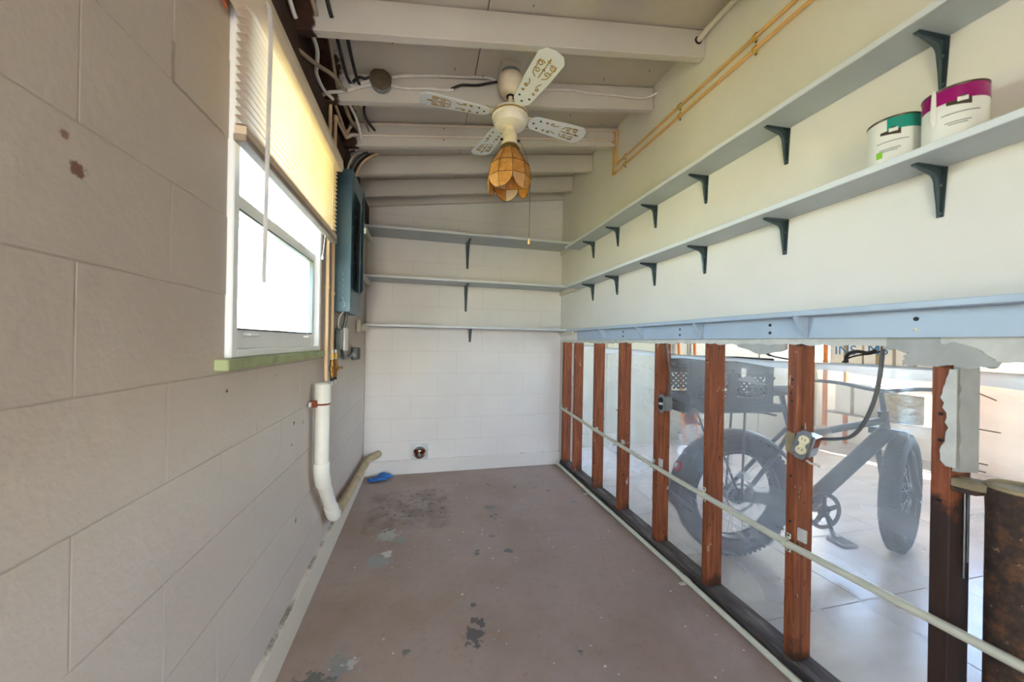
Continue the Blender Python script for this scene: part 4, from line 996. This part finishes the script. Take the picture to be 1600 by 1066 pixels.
def glove():
    mb = MB(); b = Vector((-.365, 3.275, .012)); rr = random.Random(2)
    ax = Vector((.83, .55, 0)); sd_ = Vector((-.55, .83, 0))
    q = lambda a, s_, z=0: b + ax * a + sd_ * s_ + Vector((0, 0, z))
    # cuff and palm as a flattened, wrinkled bag
    n = 16; rings = []
    for i in range(12):
        a = -.075 + .125 * i / 11; wd = .038 + .012 * math.sin(i * .9) * (i / 11) + .006 * math.sin(i * 2.1); h = .009 + .005 * math.sin(i * 1.7 + 1)
        rings.append([q(a + rr.uniform(-.002, .002), wd * math.cos(2 * PI * k / n) * (1 + .12 * math.sin(k * 2.3 + i)), .006 + h * math.sin(2 * PI * k / n) * (1 + .35 * math.sin(k * 1.9 + i * 1.3))) for k in range(n)])
    vs = [p for r_ in rings for p in r_]; fs = [(i * n + k, i * n + (k + 1) % n, (i + 1) * n + (k + 1) % n, (i + 1) * n + k) for i in range(11) for k in range(n)]
    fs += [tuple(range(n - 1, -1, -1)), tuple(11 * n + k for k in range(n))]
    mb.add(vs, fs)
    for s0, e, m_ in ((-.030, (.115, -.052), .004), (-.010, (.125, -.010), .012), (.010, (.105, .034), .016), (.030, (.075, .062), .008)):
        mb.tube(spline([q(.035, s0, .006), q(.035 * .5 + e[0] * .5, s0 * .5 + e[1] * .5, .008 + m_), q(e[0], e[1], .003)], 5), [.013, .013, .0125, .012, .0115, .011, .0105, .010, .009, .008, .005], 10)
    mb.tube(spline([q(-.02, -.03, .006), q(.01, -.062, .014), q(.045, -.075, .004)], 5), [.014, .014, .0135, .013, .0125, .012, .011, .010, .009, .008, .005], 10)
    return mb
o = glove().build('rubber_glove', 'glove_blue', None, smooth=60, origin=(-.365, 3.275, 0))
for vtx in o.data.vertices: vtx.co.z = max(.001, vtx.co.z)
tag(o, 'crumpled blue rubber glove on floor in the far left corner', 'glove')
# flakes of white paint scattered on the floor
rn = random.Random(11); cm = MB()
for i in range(90):
    x, y = rn.uniform(-.35, 1.25), rn.uniform(1.0, 3.2); s = rn.uniform(.0018, .0055); a = rn.uniform(0, PI)
    k = rn.choice((3, 4, 5))
    cm.prism([(x + s * math.cos(a + 2 * PI * j / k), y + s * rn.uniform(.6, 1) * math.sin(a + 2 * PI * j / k), .0004) for j in range(k)], (0, 0, .0012))
tag(cm.build('paint_flakes', 'chip_white', None), 'tiny white paint flakes scattered over the brown floor', 'debris', kind='stuff')

# ------------------------------------------------------------------ conduits along the stud wall
t = thing('conduit', 'pale plastic conduit strapped across the studs at knee height', 'conduit', (1.325, 1.7, .48))
MB().tube([(1.327, YB - .012, .567), (1.327, 2.6, .52), (1.327, 1.70, .482), (1.327, 1.04, .470), (1.327, .38, .492)], .0125, 14).build('tube', 'pvc_conduit', t, smooth=50)
for y, z in ((3.345, .565), (1.88, .489), (1.483, .478), (1.065, .4705)):
    saddle(t, (1.327, y, z), (0, 1, 0), .0125, (1, 0, 0), 'pvc_conduit', .016, .034)
MB().tube([(1.327, 1.50, .4785), (1.327, 1.46, .4775)], .0148, 14).build('coupling', 'pvc_conduit', t, smooth=50)
for s in (2, 3, 4, 6):
    b, a = studs[s]
    MB().box(1.352, 1.36, a - .03, a - .0005, .49 + .02 * (s < 4), .535).build('drywall_scrap', 'drywall_paper', wall_right)
t = thing('conduit', 'pale plastic conduit lying on floor along the stud wall', 'conduit', (1.31, 1.7, .015))
MB().tube([(1.302, YB - .02, .0148), (1.302, 2.5, .0145), (1.312, 1.65, .0145), (1.306, 1.02, .0145), (1.302, .3, .0145)], .0125, 14).build('tube', 'pvc_conduit', t, smooth=50)
for y, x in ((2.66, 1.302), (1.56, 1.311)):
    MB().tube([(x, y - .02, .0145), (x, y + .02, .0145)], .0152, 14).build('coupling', 'pvc_conduit', t, smooth=50)
    MB().box(x - .045, x - .012, y - .012, y + .008, .0005, .004).build('clip_ear', 'pvc_conduit', t, bevel=.001)

# ------------------------------------------------------------------ outlet boxes on the studs
def outlet_box(label, y_face, z, M, duplex, depth=.05, px=1.352):
    t = thing('outlet_box', label, 'outlet', (px, y_face, z))
    P = lambda a, b, c_: Vector((px, y_face, z)) + M @ Vector((a, b, c_))
    # octagonal steel box, open side toward the room (local -x)
    oct_ = [(-.026, -.050), (.026, -.050), (.030, -.046), (.030, .046), (.026, .050), (-.026, .050), (-.030, .046), (-.030, -.046)]
    MB().prism([P(.006, b * .95, c_ * .80) for b, c_ in oct_], M @ Vector((depth, 0, 0))).build('box', 'steel', t, bevel=.003, seg=2)
    MB().prism([P(0, b, c_) for b, c_ in ((-.012, -.054), (.012, -.054), (.019, -.040), (.019, .040), (.012, .054), (-.012, .054), (-.019, .040), (-.019, -.040))], M @ Vector((.003, 0, 0))).build('yoke', 'steel', t, bevel=.001)
    for s in (-1, 1):
        f = MB().lathe([(.0165, 0), (.0165, .006), (.0145, .008)], P(0, 0, s * .0195), 20, M @ Vector((-1, 0, 0))).build('socket' if duplex else 'terminal', 'outlet_ivory' if duplex else 'black_plastic', t, smooth=30)
        if duplex:
            for q in (-.005, .005): MB().obox(P(-.0083, q, s * .0195 + .003), .0006, .0018, .008, M).build('slot', 'black_plastic', f)
    if duplex: MB().obox(P(-.003, 0, 0), .006, .018, .02, M).build('socket_bridge', 'outlet_ivory', t)
    else: MB().lathe([(.011, 0), (.011, .006), (.007, .008)], P(0, 0, 0), 14, M @ Vector((-1, 0, 0))).build('socket', 'lens_white', t, smooth=30)
    return t, P
t, P = outlet_box('steel outlet box on the fourth stud from camera, fed by a thin cable', 1.828, .862, Matrix.Rotation(math.radians(6), 3, 'Z'), False, px=1.342)
MB().tube(spline([(1.375, 1.815, .905), (1.372, 1.80, .95), (1.374, 1.795, 1.03), (1.374, 1.815, 1.12), (1.372, 1.835, 1.23)], 6), .0045, 8).build('feed_cable', 'grey_cable', t, smooth=60)
M2 = Matrix.Rotation(math.radians(18), 3, 'Z') @ Matrix.Rotation(math.radians(14), 3, 'X')
t, P = outlet_box('tilted outlet box with ivory sockets on the second stud from camera', 1.02, .848, M2, True, .062, px=1.338)
MB().prism([P(.014, -.0287, -.002), P(.058, -.0287, -.002), P(.060, -.0287, .034), P(.012, -.0287, .034)], M2 @ Vector((0, -.001, 0))).build('rust_opening', 'rust', t)
MB().tube(spline([(1.398, 1.0, .872), (1.405, .96, .882), (1.405, .91, .905), (1.405, .87, .97), (1.405, .84, 1.08), (1.405, .825, 1.25)], 8), .0058, 10).build('feed_cable', 'grey_cable', t, smooth=60)
MB().tube(spline([P(.02, -.02, -.055), P(.035, -.03, -.064), P(.05, -.045, -.062), P(.058, -.05, -.07)], 4), .004, 6).build('loose_wire', 'drywall_paper', t, smooth=60)
MB().prism([(1.3415, 1.05, .80), (1.3415, 1.083, .81), (1.3415, 1.086, .87), (1.3415, 1.075, .885), (1.3415, 1.05, .88)], (-.003, 0, 0)).build('plaster_patch', 'board_old', wall_right)
cable('tangle of black wire dangling under the ledge between two studs', [(1.36, 1.225, 1.235), (1.36, 1.205, 1.19), (1.358, 1.185, 1.172), (1.362, 1.178, 1.168), (1.37, 1.15, 1.16), (1.40, 1.10, 1.15)], .0032, 'black_cable')
cable('second black wire twisted into the dangling tangle', [(1.358, 1.20, 1.235), (1.356, 1.192, 1.205), (1.358, 1.182, 1.19), (1.360, 1.176, 1.166), (1.364, 1.168, 1.168)], .0028, 'black_cable')
cable('black cable bunch curling over the sheet between the last two studs', [(1.46, .965, 1.150), (1.455, .962, 1.172), (1.45, .945, 1.186), (1.445, .92, 1.19), (1.45, .895, 1.186), (1.45, .875, 1.194)], .006, 'black_cable')
cable('thinner black cable beside the curled bunch over the sheet', [(1.47, .985, 1.150), (1.46, .955, 1.168), (1.45, .92, 1.178), (1.45, .89, 1.183), (1.45, .862, 1.192)], .003, 'black_cable')

# ------------------------------------------------------------------ cast iron pipe and the old board it stands against
t = thing('iron_pipe', 'rusty black cast iron pipe stub at the near end of studs', 'pipe', (1.392, .53, 0))
ix, iy, ir = 1.396, .548, .055
MB().lathe([(ir, 0), (ir, .80), (ir * 1.02, .835), (ir * 1.0, .862), (ir * .93, .868), (ir * .86, .862), (ir * .84, .70), (0.001, .70)], (ix, iy, 0), 32).build('pipe_wall', 'iron_rust', t, smooth=40)
MB().lathe([(ir * .95, .864), (ir * 1.03, .866), (ir * 1.04, .872), (ir * .96, .876), (ir * .87, .870)], (ix, iy, 0), 32).build('broken_rim', 'board_old', t, smooth=30)
t = thing('board_scrap', 'splintered grey board wedged between end stud and iron pipe', 'board', (1.37, .625, .87))
MB().prism([(1.342, .646, .868), (1.352, .61, .866), (1.36, .585, .868), (1.39, .595, .87), (1.40, .61, .868), (1.385, .646, .87)], (0, 0, -.022)).build('board', 'board_old', t, bevel=.003)
MB().prism([(1.345, .645, .845), (1.356, .605, .845), (1.392, .60, .845), (1.39, .645, .845)], (0, 0, -.012)).build('splinter', 'iron_rust', t, bevel=.002)
t = thing('metal_strap', 'two thin grey rods standing against the scorched end stud', 'rod', (1.37, .64, .5))
for x, z0 in ((1.392, .60), (1.405, .64)): MB().tube([(x, .641, z0), (x, .641, .835)], .0025, 8).build('rod', 'steel', t, smooth=60)

# conduit stub at the top right, along the ceiling corner
t = thing('conduit', 'grey painted conduit in the upper right ceiling corner', 'conduit', (1.30, 1.4, 2.72))
MB().tube([(1.285, 1.515, 2.70), (1.292, 1.46, 2.715), (1.306, 1.36, 2.728), (1.308, .2, 2.728)], .0135, 12).build('tube', 'paint_joist', t, smooth=60)
MB().lathe([(.019, 0), (.019, .003)], (1.283, 1.5128, 2.698), 16, (0, -1, 0)).build('hole_ring', 'black_plastic', t)

# ------------------------------------------------------------------ polyethylene sheet behind the studs
def sheet():
    rr = random.Random(9)
    NY, NZ = 150, 46
    y0, y1 = .31, YB - .02
    vs = []
    for i in range(NY + 1):
        y = y0 + (y1 - y0) * i / NY
        top = 1.142 + (.05 * max(0, (y - 1.7) / 1.6)) + .003 * math.sin(y * 9)
        for j in range(NZ + 1):
            f = j / NZ; z = .012 + (top - .012) * f
            # folds sagging diagonally between fixings, small enough not to touch the studs
            d = .006 * math.sin(4.2 * (y * 1.0 + z * 2.2)) + .004 * math.sin(11 * (z * 1.6 - y * .8) + 1.3) + .0025 * math.sin(23 * (y * .5 + z)) + .0015 * math.sin(47 * z - 9 * y)
            d += .004 * math.sin(30 * y) * max(0, .25 - z) * 3
            x = 1.449 + d + (.026 * min(1, max(0, (.80 - y) / .15)) if y < .8 else 0)
            if f > .97: x += .002
            vs.append((x, y, z))
    fs = []
    for i in range(NY):
        for j in range(NZ):
            a = i * (NZ + 1) + j; fs.append((a, a + NZ + 1, a + NZ + 2, a + 1))
    return MB().add(vs, fs)
o = sheet().build('plastic_sheet', 'poly_sheet', None, smooth=180, origin=(1.449, 1.85, .012))
tag(o, 'translucent plastic sheet hung behind the stud wall', 'plastic sheet')
# its doubled hem along the top
hm = MB(); vs, fs = [], []
NY = 150
for i in range(NY + 1):
    y = .31 + (YB - .33) * i / NY; top = 1.144 + (.05 * max(0, (y - 1.7) / 1.6)) + .003 * math.sin(y * 9)
    hgt = .03 + .012 * math.sin(y * 3.1) + .004 * math.sin(y * 17)
    e_ = .026 * min(1, max(0, (.80 - y) / .15))
    vs += [(e_ + 1.4385 + .003 * math.sin(y * 13), y, top - hgt), (e_ + 1.436, y, top - hgt * .4), (e_ + 1.441, y, top + .002), (e_ + 1.462, y, top - .003)]
for i in range(NY):
    for j in range(3): a = i * 4 + j; fs.append((a, a + 4, a + 5, a + 1))
hm.add(vs, fs).build('folded_hem', 'poly_sheet_fold', o, smooth=180)

# ------------------------------------------------------------------ the bicycle behind the sheet
BX, BYY, BZ = 1.905, 1.87, .275
bike = thing('bicycle', 'dark fat-tyred bicycle with rear crate parked behind the plastic sheet', 'bicycle', (BX, BYY, GZ))
hd = Vector((.985, -.17, 0)).normalized()          # heading
rt = Vector((hd.y, -hd.x, 0))                       # right-hand (drive) side, toward the camera
def bp(a, s, z): return Vector((BX, BYY, 0)) + hd * a + rt * s + Vector((0, 0, z))
def wheel(cen, fwd, side, name):
    w_ = bike
    R, r = .325, .050
    tb = MB(); pts = [cen + (fwd * math.cos(a) + Vector((0, 0, 1)) * math.sin(a)) * R for a in [2 * PI * k / 56 for k in range(56)]]
    tb.tube(pts, r, 14, closed=True)
    for k in range(72):
        a = 2 * PI * k / 72
        u = fwd * math.cos(a) + Vector((0, 0, 1)) * math.sin(a); tg = -fwd * math.sin(a) + Vector((0, 0, 1)) * math.cos(a)
        for q in (-1, 1):
            M = Matrix((u, tg, side)).transposed()
            tb.obox(cen + u * (R + r * .86) + side * q * r * .42, .012, .014, .022, M)
    tyre = tb.build('tyre', 'tyre', bike, smooth=50)
    MB().lathe([(.262, -.034), (.276, -.036), (.284, -.03), (.284, .03), (.276, .036), (.262, .034), (.256, 0)], cen, 48, side, caps=False).build('rim', 'bike_black', tyre, smooth=40)
    MB().lathe([(.012, -.07), (.03, -.045), (.05, -.04), (.05, .04), (.03, .045), (.012, .07)], cen, 24, side).build('hub', 'bike_black', tyre, smooth=30)
    sp = MB()
    for k in range(32):
        a = 2 * PI * k / 32; b = a + (.5 if k % 4 < 2 else -.5); q = .038 if k % 2 else -.038
        u = fwd * math.cos(a) + Vector((0, 0, 1)) * math.sin(a); v2 = fwd * math.cos(b) + Vector((0, 0, 1)) * math.sin(b)
        sp.tube([cen + v2 * .048 + side * q, cen + u * .262 + side * q * .3], .0016, 5)
    o = sp.build('spokes', 'steel', tyre)
    return tyre
rc = bp(0, 0, BZ); wheel(rc, hd, rt, 'rear')
MB().lathe([(.075, -.001), (.09, -.001), (.09, .001), (.075, .001)], rc + rt * .055, 36, rt, caps=False).build('brake_disc', 'steel', bike)
# fender with reflector
vs, fs = [], []
n = 26
for i in range(n + 1):
    a = math.radians(35 + (188 - 35) * i / n)
    u = hd * math.cos(a) + Vector((0, 0, 1)) * math.sin(a)
    for q, rr_ in ((-.062, .375), (-.045, .402), (0, .410), (.045, .402), (.062, .375)): vs.append(rc + u * rr_ + rt * q)
for i in range(n):
    for j in range(4): a = i * 5 + j; fs.append((a, a + 1, a + 6, a + 5))
fo = MB().add(vs, fs).build('fender', 'bike_black', bike, smooth=50)
md = fo.modifiers.new('thick', 'SOLIDIFY'); md.thickness = .003
u = hd * math.cos(math.radians(154)) + Vector((0, 0, 1)) * math.sin(math.radians(154))
rl = MB().lathe([(.034, 0), (.034, .012), (.028, .018)], rc + u * .408 + rt * .012, 24, u).build('rear_reflector', 'red_lens', bike, smooth=30)
MB().lathe([(.016, 0), (.016, .006), (.01, .008)], rc + u * .426 + rt * .012, 18, u).build('reflector_centre', 'lens_white', rl, smooth=30)
# rack, crate, lights
rk = MB()
for s in (-.06, .06):
    rk.tube(spline([bp(-.38, s, .80), bp(-.2, s, .80), bp(.1, s, .80), bp(.22, s, .78)], 3), .008, 8)
    rk.tube([bp(-.22, s, .80), bp(-.02, s * 1.2, .30)], .007, 8); rk.tube([bp(.02, s, .80), bp(0, s * 1.2, .30)], .007, 8)
for a in (-.38, -.25, -.1, .05): rk.tube([bp(a, -.06, .80), bp(a, .06, .80)], .006, 8)
rk.box(0, 0, 0, 0, 0, 0) if False else None
rk.build('rack', 'bike_black', bike, smooth=50)
tl = MB().tube([bp(-.30, .05, .80), bp(-.31, .05, .755), bp(-.26, .05, .72)], .006, 8).build('lamp_arm', 'bike_black', bike, smooth=50)
MB().lathe([(.03, 0), (.034, .02), (.03, .034)], bp(-.31, .05, .755), 20, -hd).build('tail_lamp', 'red_lens', tl, smooth=30)
MB().obox(bp(-.10, .03, .835), .62, .22, .05, Matrix((hd, rt, (0, 0, 1))).transposed()).build('battery_deck', 'bike_black', bike, bevel=.015, seg=2)
crt = thing('milk_crate', 'dark plastic milk crate riding on the rear rack of bicycle', 'crate', bp(-.13, 0, .862))
def crate():
    mb = MB(); Mx = Matrix((hd, rt, (0, 0, 1))).transposed()
    L, Wd, H, zb = .50, .30, .27, .862
    ctr = lambda a, s, z: bp(-.13 + a, s, z)
    mb.obox(ctr(0, 0, zb + .006), L, Wd, .010, Mx)
    for s in (-1, 1):
        mb.obox(ctr(0, s * Wd / 2, zb + H - .03), L, .012, .06, Mx); mb.obox(ctr(0, s * Wd / 2, zb + .02), L, .012, .04, Mx)
        mb.obox(ctr(s * L / 2, 0, zb + H - .03), .012, Wd, .06, Mx); mb.obox(ctr(s * L / 2, 0, zb + .02), .012, Wd, .04, Mx)
        mb.obox(ctr(0, s * Wd / 2, zb + H / 2), .06, .010, H, Mx)
        for q in (-1, 1):
            mb.obox(ctr(q * (L / 2 - .02), s * Wd / 2, zb + H / 2), .04, .012, H, Mx); mb.obox(ctr(s * L / 2, q * (Wd / 2 - .015), zb + H / 2), .012, .03, H, Mx)
            mb.obox(ctr(q * .17, s * Wd / 2, zb + H - .085), .16, .010, .05, Mx)
            # diagonal lattice in each half
            for k in range(-2, 4):
                for dd in (1, -1):
                    R = Mx @ Matrix.Rotation(math.radians(45 * dd), 3, 'Y')
                    mb.obox(ctr(q * .125 + (k - .5) * .034, s * (Wd / 2), zb + .105), .15, .008, .010, R)
    return mb
crate().build('crate_body', 'bike_black', crt)
# frame
fr = MB()
bb = bp(.52, 0, .20)
fr.tube([rc + rt * .075, bp(.30, .055, .235), bb + rt * .03], .016, 10); fr.tube([rc - rt * .075, bp(.30, -.055, .235), bb - rt * .03], .016, 10)
fr.tube([rc + rt * .07, bp(.22, .05, .52), bp(.36, .02, .68)], .013, 10); fr.tube([rc - rt * .07, bp(.22, -.05, .52), bp(.36, -.02, .68)], .013, 10)
fr.tube([bb, bp(.36, 0, .70)], .022, 12); fr.tube([bp(.30, 0, .92), bp(.37, 0, .66)], .016, 12)
fr.tube([bb + Vector((0, 0, .03)), bp(1.02, 0, .66)], .045, 14); fr.tube([bp(.37, 0, .63), bp(1.01, 0, .74)], .022, 12)
fr.tube([bp(1.03, 0, .60), bp(1.00, 0, .80)], .026, 12)
fr.build('frame', 'bike_black', bike, smooth=50)
MB().obox(bp(.24, .075, .25), .50, .012, .05, Matrix((hd, rt, (0, 0, 1))).transposed() @ Matrix.Rotation(math.radians(9), 3, 'Y')).build('chain_guard', 'bike_black', bike, bevel=.004)
sd = MB()
for (a, w0, z0) in ((0, .0, 0),):
    pass
pro = [(.12, .045, .925), (.18, .10, .935), (.26, .11, .93), (.34, .055, .935), (.42, .028, .935), (.47, .018, .925)]
vs, fs = [], []
for a, wd, z in pro:
    for k in range(10):
        an = 2 * PI * k / 10; vs.append(bp(a, wd * math.cos(an), z + (.022 if math.sin(an) > 0 else .035) * math.sin(an)))
for i in range(len(pro) - 1):
    for k in range(10): k2 = (k + 1) % 10; fs.append((i * 10 + k, i * 10 + k2, i * 10 + 10 + k2, i * 10 + 10 + k))
fs += [tuple(range(9, -1, -1)), tuple(len(vs) - 10 + k for k in range(10))]
MB().add(vs, fs).build('saddle', 'tyre', bike, smooth=60)
# chainring, crank, pedals
cr = MB(); N_ = 40
cen = bb + rt * .085
u1, u2 = hd, Vector((0, 0, 1))
for r0, r1 in ((.088, .112), (.0, .04)):
    cr.lathe([(max(r0, .002), -.003), (r1, -.003), (r1, .003), (max(r0, .002), .003)], cen, N_, rt, caps=False)
for k in range(5):
    a = 2 * PI * k / 5 + .3; d_ = u1 * math.cos(a) + u2 * math.sin(a)
    cr.tube([cen + d_ * .03, cen + d_ * .095], .013, 8)
cro = cr.build('chainring', 'bike_black', bike, smooth=40)
ca = u1 * .30 - u2 * .95
MB().tube([cen + rt * .012, cen + rt * .02 + ca * .165], .011, 8).build('crank_arm', 'bike_black', bike, smooth=50)
pc_ = cen + ca * .165 + rt * .07
pd = MB(); Mx = Matrix((hd, rt, (0, 0, 1))).transposed()
for q in (-1, 1):
    pd.obox(pc_ + hd * q * .045, .012, .10, .022, Mx); pd.obox(pc_ + rt * q * .045, .10, .012, .022, Mx)
pd.tube([pc_ - rt * .06, pc_ + rt * .05], .008, 8); pd.obox(pc_, .09, .012, .014, Mx)
pd.build('pedal', 'bike_black', bike)
MB().tube([bb - rt * .09, bb - rt * .10 - ca * .165], .011, 8).build('crank_arm', 'bike_black', bike, smooth=50)
# steered front wheel, fork, handlebar
fa = Matrix.Rotation(math.radians(30), 3, 'Z')
fh, fs_ = fa @ hd, fa @ rt
fc = bp(1.14, 0, BZ)
wheel(fc, fh, fs_, 'front')
fk = MB()
for s in (-1, 1): fk.tube([fc + fs_ * s * .075, bp(1.06, 0, .60) + fs_ * s * .07, bp(1.05, 0, .66) + fs_ * s * .06], .018, 10)
fk.obox(bp(1.04, 0, .665), .05, .18, .04, Matrix((fh, fs_, (0, 0, 1))).transposed())
fk.tube([bp(1.035, 0, .66), bp(.985, 0, .92)], .015, 10)
fk.build('fork', 'bike_black', bike, smooth=50)
hb = MB().tube(spline([bp(.90, 0, .97) + fs_ * .32, bp(.96, 0, .96) + fs_ * .18, bp(.98, 0, .93), bp(.96, 0, .96) - fs_ * .18, bp(.90, 0, .97) - fs_ * .32], 5), .012, 10).build('handlebar', 'bike_black', bike, smooth=50)

# ------------------------------------------------------------------ far side of the garage: rack with cartons, tool handles
t = thing('storage_rack', 'metal storage rack by the bright garage opening', 'rack', (5.45, 3.2, GZ))
for x in (5.25, 5.62):
    for y in (2.62, 3.72): MB().box(x - .02, x + .02, y - .02, y + .02, GZ, 1.55).build('post', 'orange_wood', t, bevel=.002)
for z in (.35, .98): MB().box(5.235, 5.635, 2.605, 3.735, z, z + .02).build('rack_shelf', 'rack_metal', t, bevel=.002)
def carton(label, x, y, z, sx, sy, sz, txt, mat='carton_white', ts=.12):
    t = thing('carton', label, 'box', (x, y, z))
    MB().box(x - sx / 2, x + sx / 2, y - sy / 2, y + sy / 2, z, z + sz).build('carton_body', mat, t, bevel=.004)
    MB().box(x - sx / 2 - .0008, x - sx / 2, y - .02, y + .02, z + .002, z + sz - .002).build('tape', 'board_old', t)
    if txt:
        cu = bpy.data.curves.new('lettering', 'FONT'); cu.body = txt; cu.size = ts; cu.extrude = .0006; cu.align_x = 'CENTER'
        to = bpy.data.objects.new('lettering', cu); C.objects.link(to)
        R = Matrix(((0, 0, -1), (-1, 0, 0), (0, 1, 0))).to_4x4()
        bpy.context.view_layer.update()
        dg = bpy.context.evaluated_depsgraph_get(); me = bpy.data.meshes.new_from_object(to.evaluated_get(dg)); bpy.data.objects.remove(to)
        me.materials.clear(); me.materials.append(MATS['ink_blue'])
        for v_ in me.vertices: v_.co = R.to_3x3() @ v_.co
        lo = bpy.data.objects.new('lettering', me); C.objects.link(lo); lo.parent = t; lo.location = Vector((-sx / 2 - .0018, 0, sz * .30))
    return t
carton('white carton with blue INS lettering, left on the garage rack', 5.44, 3.50, 1.001, .34, .36, .40, 'INS', ts=.17)
carton('white carton with blue MS lettering, middle on the garage rack', 5.44, 3.16, 1.001, .34, .28, .44, 'MS', ts=.17)
carton('white carton with blue numeral, right on the garage rack', 5.44, 2.83, 1.001, .34, .32, .38, '7', ts=.13)
carton('plain carton on the lower rack shelf, left one', 5.44, 3.42, .371, .32, .4, .38, None)
carton('plain carton on the lower rack shelf, right one', 5.44, 2.92, .371, .32, .36, .32, None, 'board_old')
for x, lean, lab in ((3.30, .01, 'left orange tool handle leaning on the garage wall'), (3.56, -.01, 'right orange tool handle leaning on the garage wall')):
    t = thing('tool_handle', lab, 'tool', (x, 4.1, GZ))
    MB().tube([(x + lean * 3, 4.06, GZ + .02), (x, 4.172, 1.42)], .02, 12).build('handle', 'orange_wood', t, smooth=50)
    MB().prism([(x + lean * 3 - .10, 4.045, GZ + .001), (x + lean * 3 + .10, 4.045, GZ + .001), (x + lean * 3 + .08, 4.06, GZ + .24), (x + lean * 3 - .08, 4.06, GZ + .24)], (0, .006, 0)).build('blade', 'steel', t, bevel=.002)
